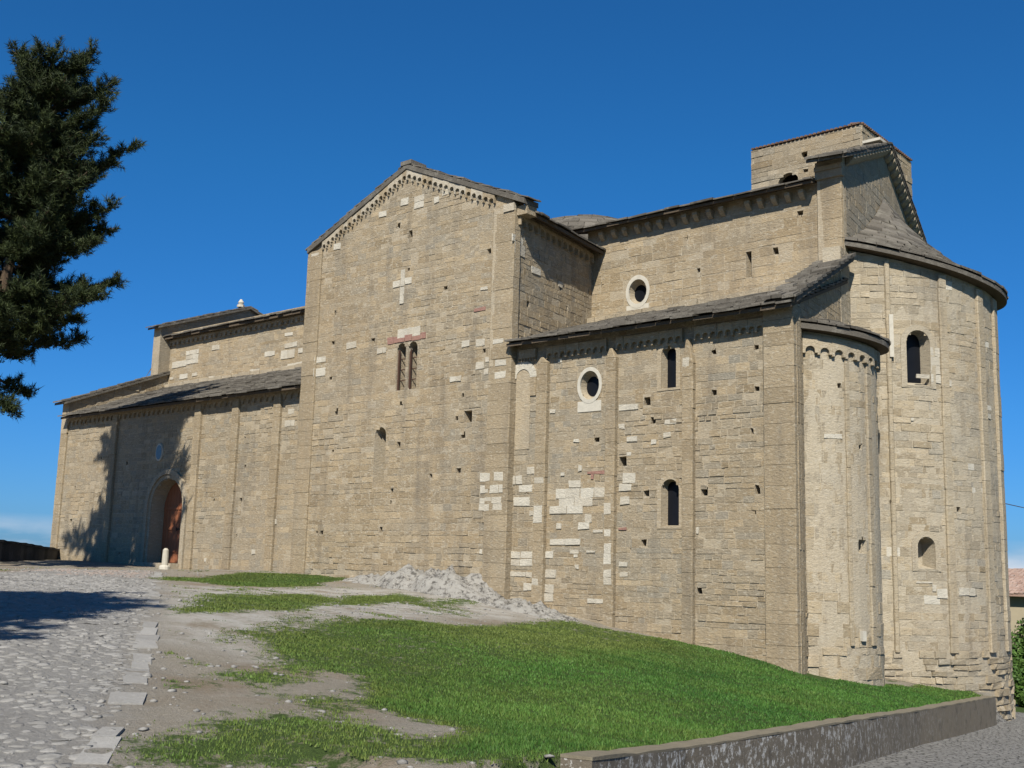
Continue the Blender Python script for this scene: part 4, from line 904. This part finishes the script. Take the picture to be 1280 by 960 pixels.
ribbon_mesh(Pw, .30, -.028, -1.6, .008).build('wall_face', M['concrete'], rw)
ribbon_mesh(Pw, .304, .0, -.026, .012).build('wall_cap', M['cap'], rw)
# parapet at the far left, in the pine's shade
pw_ = empty('parapet_wall', (-44, 20, -.3), 'shade-darkened rubble parapet wall running from the church corner at the left edge', 'wall')
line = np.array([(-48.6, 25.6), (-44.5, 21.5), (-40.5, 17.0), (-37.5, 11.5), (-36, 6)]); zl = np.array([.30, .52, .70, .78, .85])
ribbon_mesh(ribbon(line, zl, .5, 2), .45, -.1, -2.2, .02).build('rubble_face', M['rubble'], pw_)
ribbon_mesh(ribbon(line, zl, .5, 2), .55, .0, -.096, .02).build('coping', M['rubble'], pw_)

# ------------------------------------------------------------------ bedrock at the foot of the transept
def rock(name, cx, cy, ax, ay, hgt, seed, zoff=0, n=70):
    vs = []; fs = []
    for i in range(n+1):
        for j in range(n//2+1):
            u = -1+2*i/n; w = -1+2*j/(n//2); x = cx+u*ax; y = cy+w*ay
            vs.append((x, y, u, w))
    A = np.array(vs); X, Y, Uu, Ww = A.T; r = np.clip(1-(np.abs(Uu)**2.2+np.abs(Ww)**2.4), 0, None)
    nzv = vnoise(X*2.6, Y*2.6, seed)*.7+vnoise(X*8, Y*8, seed+1)*.3; ridge = np.abs(vnoise(X*3, Y*5, seed+2))
    prof = hgt(Uu, Ww); rr_ = np.random.default_rng(seed); fac = np.full(len(X), -9.)
    for _ in range(110):
        pu, pw = rr_.uniform(-.95, .95, 2); th = rr_.uniform(0, 3.14); dx, dy = X-(cx+pu*ax), Y-(cy+pw*ay); a_, b_ = dx*math.cos(th)+dy*math.sin(th), dy*math.cos(th)-dx*math.sin(th)
        fac = np.maximum(fac, rr_.uniform(.55, 1.15)*float(hgt(pu, pw))-np.maximum(np.abs(a_)*rr_.uniform(.5, 1.6), np.abs(b_)*rr_.uniform(.7, 2.6))+.10*a_)
    prof = .25*prof+.9*np.clip(fac, -.1, 3); Z = gz(X, Y)-.3+np.clip(r, 0, 1)**.40*(prof*(1+.25*nzv-.2*ridge)+.30)+.012*RNG.standard_normal(len(X))*np.clip(r*4, 0, 1)
    Yd = Y+.03*RNG.standard_normal(len(X)); m = n//2+1
    i0 = (np.arange(n)[:, None]*m+np.arange(m-1)[None]).ravel(); return np_mesh(name, np.stack([X, Yd, Z], 1), np.stack([i0, i0+m, i0+m+1, i0+1], 1), None, M['rock'], k=4)
hf = lambda u, w: .26+.46*np.exp(-((u-.15)/.40)**4)+.12*np.exp(-((u+.5)/.3)**2)+.22*np.exp(-((u-.72)/.2)**2)
tag(rock('rock_outcrop', -24.0, 24.5, 4.3, 1.25, hf, 21), 'rough grey white bedrock heaped against the foot of the transept wall', 'rock')
hf2 = lambda u, w: .10+.18*np.exp(-((u-.3)/.5)**2)
tag(rock('rock_ledge', -20.4, 23.9, 2.9, .9, hf2, 33), 'smooth pale bedrock ledge curving down from the outcrop to the lawn', 'rock')

# ------------------------------------------------------------------ stone post by the path
pp = onY(205.5, 712, 23.6); pzg = float(gz(pp[0], pp[1])); post = empty('stone_post', (pp[0], pp[1], pzg), 'short pale stone post standing on the path edge before the portal', 'bollard')
mb = MB(); ringp = lambda r, z: [(pp[0]+r*math.cos(t), pp[1]+r*math.sin(t), pzg+z) for t in np.linspace(0, 2*math.pi, 12, endpoint=False)]
for (ra, za), (rb, zb) in zip([(.12, -.2), (.115, .45), (.105, .72)], [(.115, .45), (.105, .72), (.05, .79)]): mb.prism(ringp(rb, zb), ringp(ra, za))
mb.build('shaft', M['post'], post)
mb = MB()
for (ra, za), (rb, zb) in zip([(.21, -.2), (.2, .12)], [(.2, .12), (.16, .16)]): mb.prism(ringp(rb, zb), ringp(ra, za))
mb.build('base', M['marble'], post)

# ------------------------------------------------------------------ cobbles of the path
def cobbles():
    pts = []; xx = np.arange(-44, -3, .165); yy = np.arange(-2, 24.6, .165); X, Y = np.meshgrid(xx, yy); X = X.ravel(); Y = Y.ravel()
    X = X+RNG.uniform(-.05, .05, len(X)); Y = Y+RNG.uniform(-.05, .05, len(Y))
    px = sdf(PATH, X, Y); keep = (px > .05) & (RNG.random(len(X)) < .9); keep &= vnoise(X*.9, Y*.9, 40) < .5
    X, Y = X[keep], Y[keep]; n = len(X); Z = gz(X, Y); d = np.hypot(X, Y)
    R = RNG.uniform(.06, .098, n); R = np.where(RNG.random(n) < .06, R*1.5, R); k = 7; th = np.linspace(0, 2*math.pi, k, endpoint=False)
    ph = RNG.uniform(0, 6.28, n); asp = RNG.uniform(.65, 1, n); hh = RNG.uniform(.001, .008, n)+.005*vnoise(X*1.3, Y*1.3, 41)
    V = []; 
    for (rr, zz) in ((1.0, -1.6), (.90, .45), (.55, 1.0)):
        rad = R[:, None]*rr*(1+RNG.uniform(-.16, .16, (n, k))); a = th[None]+ph[:, None]
        lx = rad*np.cos(th)[None]; ly = rad*np.sin(th)[None]*asp[:, None]
        V.append(np.stack([X[:, None]+lx*np.cos(ph)[:, None]-ly*np.sin(ph)[:, None], Y[:, None]+lx*np.sin(ph)[:, None]+ly*np.cos(ph)[:, None], Z[:, None]+hh[:, None]*zz+0*lx+RNG.uniform(-.004, .004, (n, k))], 2))
    V = np.stack(V, 1).reshape(-1, 3); V[:, 2] += gz(V[:, 0], V[:, 1])-np.repeat(Z, 3*k); base = (np.arange(n)*3*k)[:, None]; fs = []
    for l in range(2):
        for i in range(k):
            j = (i+1) % k; fs += [np.stack([base[:, 0]+l*k+i, base[:, 0]+l*k+j, base[:, 0]+(l+1)*k+j], 1), np.stack([base[:, 0]+l*k+i, base[:, 0]+(l+1)*k+j, base[:, 0]+(l+1)*k+i], 1)]
    for i in range(1, k-1): fs.append(np.stack([base[:, 0]+2*k, base[:, 0]+2*k+i, base[:, 0]+2*k+i+1], 1))
    tone = np.clip(RNG.normal(.5, .2, n)+.25*vnoise(X*.7, Y*.7, 42), 0, 1); pink = np.clip((np.hypot(X+36, Y-22) < 9)*RNG.uniform(.3, 1, n), 0, 1)
    col = np.tile(np.stack([tone, pink, 0*tone, 0*tone+1], 1), (len(fs), 1)); o = np_mesh('cobble_path', V, np.concatenate(fs), col, M['cobble'], smooth=False); o['kind'] = 'structure'
cobbles()
# flat kerb slabs along the path's right edge
mb = MB()
kl = [unproj(*p) for p in ((112, 958), (128, 925), (146, 898), (165, 868), (178, 830), (184, 795), (190, 760), (193, 738), (196, 722), (198, 714))]
for a, b in zip(kl[:-1], kl[1:]):
    L_ = np.linalg.norm(b-a); n = max(1, int(L_/random.uniform(.4, .7))); d = (b-a)/L_; nr = np.array((d[1], -d[0]))
    for k in range(n):
        p, q = a+(b-a)*k/n+d*.02, a+(b-a)*(k+1)/n-d*.02; w = random.uniform(.09, .17); j = lambda: random.uniform(-.05, .05)
        if random.random() < .5: continue
        c4 = [p-nr*w, q-nr*(w+j()), q+nr*(w+j()), p+nr*w]; h = .014+random.uniform(-.004, .008)
        mb.hexa([(x, y, float(gz(x, y))+h) for x, y in c4[::-1]]+[(x, y, float(gz(x, y))-.1) for x, y in c4[::-1]], (random.uniform(.45, 1), 0, 0, 1))
ko = mb.build('path_kerb', M['cobble']); ko['kind'] = 'structure'
# loose stones over the bare ground: uncountable
def pebbles(n=2600):
    X = RNG.uniform(-34, -6, n*3); Y = RNG.uniform(3, 24.5, n*3); g, p, r = masks(X, Y); k = (r < .5) & (g < .55) & (vnoise(X*1.2, Y*1.2, 50) > -.25); X, Y = X[k][:n], Y[k][:n]; n = len(X); Z = gz(X, Y)
    R = np.minimum(RNG.gamma(2.0, .009, n)+.008, .045); ico = bmesh.new(); bmesh.ops.create_icosphere(ico, subdivisions=1, radius=1); v0 = np.array([v.co[:] for v in ico.verts]); f0 = np.array([[v.index for v in f.verts] for f in ico.faces]); ico.free()
    V = v0[None]*(1+RNG.uniform(-.28, .28, (n, len(v0), 1)))*R[:, None, None]*np.stack([RNG.uniform(.7, 1.4, n), RNG.uniform(.7, 1.4, n), RNG.uniform(.3, .7, n)], 1)[:, None, :]+np.stack([X, Y, Z+R*.12], 1)[:, None, :]
    Fc = (f0[None]+(np.arange(n)*len(v0))[:, None, None]).reshape(-1, 3); t = np.repeat(RNG.uniform(.1, .8, n), len(f0)); o = np_mesh('loose_stones', V.reshape(-1, 3), Fc, np.stack([t, 0*t, 0*t, 0*t+1], 1), M['cobble']); o['kind'] = 'stuff'; o['label'] = 'small loose stones scattered over bare earth'; o['category'] = 'stones'
pebbles()

# ------------------------------------------------------------------ grass: uncountable
def grass():
    n = 2000000; X = RNG.uniform(-36, -6, n); Y = RNG.uniform(4, 33, n); d = np.hypot(X, Y)
    k = RNG.random(n) < np.clip((13/d)**1.6, .12, 1); X, Y = X[k], Y[k]
    inside = (Y < 24.9) | (X > -11.9); X, Y = X[inside], Y[inside]
    g, p, r = masks(X, Y); s = side(X, Y); k = (RNG.random(len(X)) < np.clip((g-.3)*1.9, 0, 1)) & (s > .13); X, Y, g = X[k], Y[k], g[k]
    n = len(X); Z = gz(X, Y); d = np.hypot(X, Y); cl = vnoise(X*1.4, Y*1.4, 60)*.5+vnoise(X*4.5, Y*4.5, 61)*.4
    H = RNG.uniform(.015, .038, n)*(1+.55*np.clip(cl, -.6, 1))*np.clip(g+.25, .5, 1.1); wd = .0062*np.clip(d/9, 1, 3.2)*RNG.uniform(.7, 1.4, n); a = RNG.uniform(0, 2*math.pi, n); ln = RNG.uniform(.1, .8, n)*H; b = RNG.uniform(0, 2*math.pi, n)
    base = np.stack([X, Y, Z-.01], 1); off = np.stack([np.cos(a)*wd, np.sin(a)*wd, 0*a], 1); tip = base+np.stack([np.cos(b)*ln, np.sin(b)*ln, H+.01], 1)
    V = np.stack([base-off, base+off, tip], 1).reshape(-1, 3); Fc = np.arange(3*n).reshape(-1, 3)
    dry = np.clip(1-g, 0, .6); big = vnoise(X*.8, Y*.8, 70); t = np.clip(RNG.normal(.42, .2, n)+.34*cl+.25*big+dry*.5, 0, 1); yl = np.clip(.08+.5*vnoise(X*.6, Y*.6, 71)+dry*1.4+RNG.normal(0, .15, n)+np.clip((-11.5-X)/7, 0, .6), 0, 1)
    o = np_mesh('grass', V, Fc, np.stack([t, yl, 0*t, 0*t+1], 1), M['blade']); o['kind'] = 'stuff'; o['label'] = 'short green grass on the sloping lawn'; o['category'] = 'grass'
    return n
grass()

# ------------------------------------------------------------------ pines
def tube(mb, pts, rad, k=7):
    prev = None
    for i, (p, r) in enumerate(zip(pts, rad)):
        p = np.array(p); d = np.array(pts[min(i+1, len(pts)-1)])-np.array(pts[max(i-1, 0)]); d = d/np.linalg.norm(d); x = np.cross(d, (0.3, .2, .93)); x /= np.linalg.norm(x)+1e-9; y = np.cross(d, x)
        ring = [p+r*(x*math.cos(t)+y*math.sin(t)) for t in np.linspace(0, 2*math.pi, k, endpoint=False)]
        if prev is not None:
            for j in range(k): mb.face([prev[j], prev[(j+1) % k], ring[(j+1) % k], ring[j]])
        prev = ring
    mb.face(prev)
def needles(tufts, name, parent, seed, nn=30, ln=(.12, .26), wd=.014):
    r = np.random.default_rng(seed); T = np.array([t[:3] for t in tufts]); S = np.array([t[3] for t in tufts]); AX = np.array([t[4:7] for t in tufts]); n = len(T)
    dirs = r.standard_normal((n, nn, 3)); dirs /= np.linalg.norm(dirs, axis=2, keepdims=True); dirs = dirs+AX[:, None]*.9; dirs /= np.linalg.norm(dirs, axis=2, keepdims=True)
    L_ = r.uniform(*ln, (n, nn, 1))*S[:, None, None]; o = T[:, None]+AX[:, None]*r.uniform(-.16, .16, (n, nn, 1))*S[:, None, None]+r.standard_normal((n, nn, 3))*.02
    sd = np.cross(dirs, r.standard_normal((n, nn, 3))); sd /= np.linalg.norm(sd, axis=2, keepdims=True)+1e-9
    V = np.stack([o-sd*wd, o+sd*wd, o+dirs*L_], 2).reshape(-1, 3); Fc = np.arange(len(V)).reshape(-1, 3)
    t = np.clip(np.repeat(r.normal(.42, .2, n), nn)+r.normal(0, .12, n*nn), 0, 1); ob = np_mesh(name, V, Fc, np.stack([t, 0*t, 0*t, 0*t+1], 1), M['needle'])
    ob.parent = parent; ob.matrix_parent_inverse = parent.matrix_world.inverted(); return ob
def pine(base, top, bend, limbs, label, seed, extra=70, rmax=3.6, zlo=.28, tube_r=.3, group=None):
    r = random.Random(seed); base = np.array(base); top = np.array(top); root = empty('pine_tree', tuple(base), label, 'tree', group)
    mb = MB(); axis = lambda t: base*(1-t)+top*t+np.array(bend)*math.sin(math.pi*t)
    tube(mb, [axis(t) for t in np.linspace(0, .97, 12)], [tube_r*(1-t)**.8+.02 for t in np.linspace(0, .97, 12)], 9); tufts = []
    def limb(p0, p1, rad, leafy=.35, spread=.5):
        p0, p1 = np.array(p0), np.array(p1); Lm = np.linalg.norm(p1-p0); sag = np.array((0, 0, -.07*Lm)); f = lambda t: p0*(1-t)+p1*t+sag*math.sin(math.pi*t)+np.array((0, 0, .06*Lm))*t*t
        tube(mb, [f(t) for t in np.linspace(0, 1, 6)], [rad*(1-.85*t) for t in np.linspace(0, 1, 6)], 5)
        nt_ = max(9, int(Lm*12))
        for k in range(nt_):
            t = leafy+(1-leafy)*(k+r.random())/nt_; c = f(min(1, t)); d = np.array((r.gauss(0, 1), r.gauss(0, 1), r.gauss(.25, .55))); ln = spread*(1.15-.5*t)*r.uniform(.5, 1.2); d = d/np.linalg.norm(d)+(p1-p0)/Lm*.7
            d /= np.linalg.norm(d); e = c+d*ln
            tube(mb, [c, c*.5+e*.5+np.array((0, 0, -.02)), e], [.018, .013, .006], 3)
            for q in np.linspace(.25, 1.05, max(3, int(ln/.11))):
                w = c+(e-c)*q+np.array([r.gauss(0, .05) for _ in range(3)]); ax = d*.75+np.array((0, 0, .45)); ax /= np.linalg.norm(ax); tufts.append((*w, r.uniform(.8, 1.25), *ax))
    for (t0, tip, rad, sp) in limbs: limb(axis(t0), tip, rad, .30, sp)
    H = top[2]-base[2]
    for k in range(extra):
        t = zlo+(1-zlo)*((k+r.random())/extra)**.9; a = r.uniform(0, 2*math.pi); rr = rmax*(math.sin(math.pi*min(1, (1-t)*.62+.06))**.8)*r.uniform(.55, 1.0)+.25; rr *= 1.5 if math.cos(a)*R_[0]+math.sin(a)*R_[1] < -.1 and t < .85 else 1.; c = axis(t)
        limb(c, c+np.array((rr*math.cos(a), rr*math.sin(a), rr*r.uniform(-.1, .45))), .05, .12, .7)
    mb.build('trunk', M['bark'], root, True); needles(tufts, 'crown', root, seed)
    return root
TD = 40.4                                            # the pine stands about 40 m off, between the path and the portal
def at(px, py, dist): v = ray(px, py); return v*dist/math.hypot(v[0], v[1])
b0 = at(-62, 705, TD); b0[2] = float(gz(b0[0], b0[1]))-.1
tp = at(72, 84, TD)
lm = []
for (t0, px, py, dd, rad, sp) in [(.93, 28, 60, .3, .05, .5), (.95, 122, 62, -.4, .05, .5), (.90, 148, 100, .2, .06, .55), (.86, 143, 125, -1.0, .05, .5), (.84, 125, 150, .8, .05, .5), (.80, 130, 172, -.6, .05, .45), (.74, 172, 184, .2, .08, .45), (.72, 140, 205, 1.0, .06, .4),
      (.66, 150, 258, -.3, .09, .5), (.64, 146, 285, .9, .07, .45), (.62, 128, 300, -1.2, .06, .5), (.56, 155, 352, .3, .08, .42), (.54, 130, 372, -1.2, .07, .42), (.52, 104, 398, .6, .06, .45), (.46, 80, 405, -.8, .06, .5), (.38, 46, 490, .2, .06, .4), (.36, 22, 512, -.9, .06, .42), (.42, 40, 440, 1.0, .06, .5), (.88, 5, 120, .4, .06, .6)]:
    lm.append((t0, at(px-8, py+6, TD+dd), rad, sp))
pine(b0, tp, (-.5, 0, 0), lm, 'tall dark pine reaching in at the left edge of the picture', 5, extra=125, rmax=3.0, zlo=.38)
# a second pine beside the path, just out of the picture on the left; its shade falls over the cobbles
x2, y2 = -15.6, 2.1; z2 = float(gz(x2, y2)); pine((x2, y2, z2-.1), (x2+.3, y2-.2, z2+10.5), (.2, .1, 0), [], 'pine beside the cobbled path, outside the picture on the left', 9, extra=60, rmax=3.1, zlo=.45, tube_r=.22)

# ------------------------------------------------------------------ far right: house, bushes, cable
hx, hy = at(1290, 740, 62)[:2]; house = empty('house', (hx, hy, -5), 'pale distant house with a tiled roof beyond the apse at the right edge', 'house')
hz = at(1275, 743, 62)[2]; x0, x1 = hx-3.2, hx+8
mb = MB(); mb.box((x0, hy, -8), (x1, hy+7, hz)); mb.build('wall', M['house'], house)
mb = MB()
for (e0, e1, r1, r0) in (((x0-.4, hy-.5, hz+.02), (x1+.4, hy-.5, hz+.02), (x1+.4, hy+3.5, hz+1.25), (x0-.4, hy+3.5, hz+1.25)), ((x1+.4, hy+7.5, hz+.02), (x0-.4, hy+7.5, hz+.02), (x0-.4, hy+3.5, hz+1.25), (x1+.4, hy+3.5, hz+1.25))):
    P = quadP(e0, e1, r1, r0); slabs(mb, P, 14, (.2, .24), lambda t: 12, .05, .04, .02); q = [P(0, 0), P(1, 0), P(1, 1), P(0, 1)]; mb.hexa([(x, y, z+.01) for x, y, z in q]+[(x, y, z-.12) for x, y, z in q], (.2, 0, 0, 0))
mb.build('roof', M['house_tile'], house)
mb = MB(); mb.box((x0+4.2, hy-.03, -3.4), (x0+5.2, hy+.05, -2.0)); mb.build('window', M['glass'], house)
mb = MB(); mb.box((x0-.0, hy-.16, -8), (x0+.1, hy-.06, hz)); mb.build('downpipe', M['iron'], house)
def shrub(px, py, dist, rad, label, seed):
    r = np.random.default_rng(seed); c = at(px, py, dist); zg = float(gz(c[0], c[1])); root = empty('shrub', (c[0], c[1], zg), label, 'shrub', 'shrubs beyond the apse'); n = 2600
    hgt = min(max(.6, c[2]+rad-zg), 2.9*rad+.2); lob = r.uniform(-1, 1, (9, 3))*np.array((rad*.7, rad*.7, hgt*.36)); L_ = lob[r.integers(0, 9, n)]; dv = r.standard_normal((n, 3)); dv /= np.linalg.norm(dv, axis=1, keepdims=True)
    o = np.array((c[0], c[1], zg+hgt*.5))+L_+dv*np.array((rad*.5, rad*.5, hgt*.26))*r.uniform(.55, 1.08, (n, 1)); s1 = r.standard_normal((n, 3)); s1 /= np.linalg.norm(s1, axis=1, keepdims=True); s2 = np.cross(s1, dv); s2 /= np.linalg.norm(s2, axis=1, keepdims=True)+1e-9
    V = np.stack([o-s1*.09, o+s2*.05, o+s1*.09, o-s2*.05], 1).reshape(-1, 3); t = np.clip(r.normal(.5, .25, n), 0, 1)
    f = np_mesh('foliage', V, np.arange(4*n).reshape(-1, 4), np.stack([t, 0*t, 0*t, 0*t+1], 1), M['leaf'], k=4); f.parent = root; f.matrix_parent_inverse = root.matrix_world.inverted()
    mb = MB()
    for k in range(4): tube(mb, [(c[0], c[1], zg-.1), (c[0]+r.normal(0, .15), c[1]+r.normal(0, .15), zg+hgt*.3), (c[0]+r.normal(0, rad*.4), c[1]+r.normal(0, rad*.4), zg+hgt*.7)], [.06, .04, .015], 5)
    mb.build('stem', M['bark'], root)
shrub(1267, 796, 47, .75, 'leafy green shrub nearest the great apse at the right edge', 3)
shrub(1284, 782, 50, .95, 'taller green shrub under the distant house', 4)
shrub(1276, 850, 43.5, .5, 'low green shrub on the bank below the taller shrubs', 6)
cz = mB.uv(1252, 629)[1]; ca = np.array(mB(mB.uv(1252, 629)[0], cz, .05)); cb = np.array((hx+10, hy+4, hz+4.5)); mb = MB()
tube(mb, [ca*(1-t)+cb*t+np.array((0, 0, -.9*math.sin(math.pi*t))) for t in np.linspace(0, 1, 14)], [.012]*14, 5)
tag(mb.build('overhead_cable', M['iron']), 'thin dark cable running from the great apse towards the right edge', 'cable')
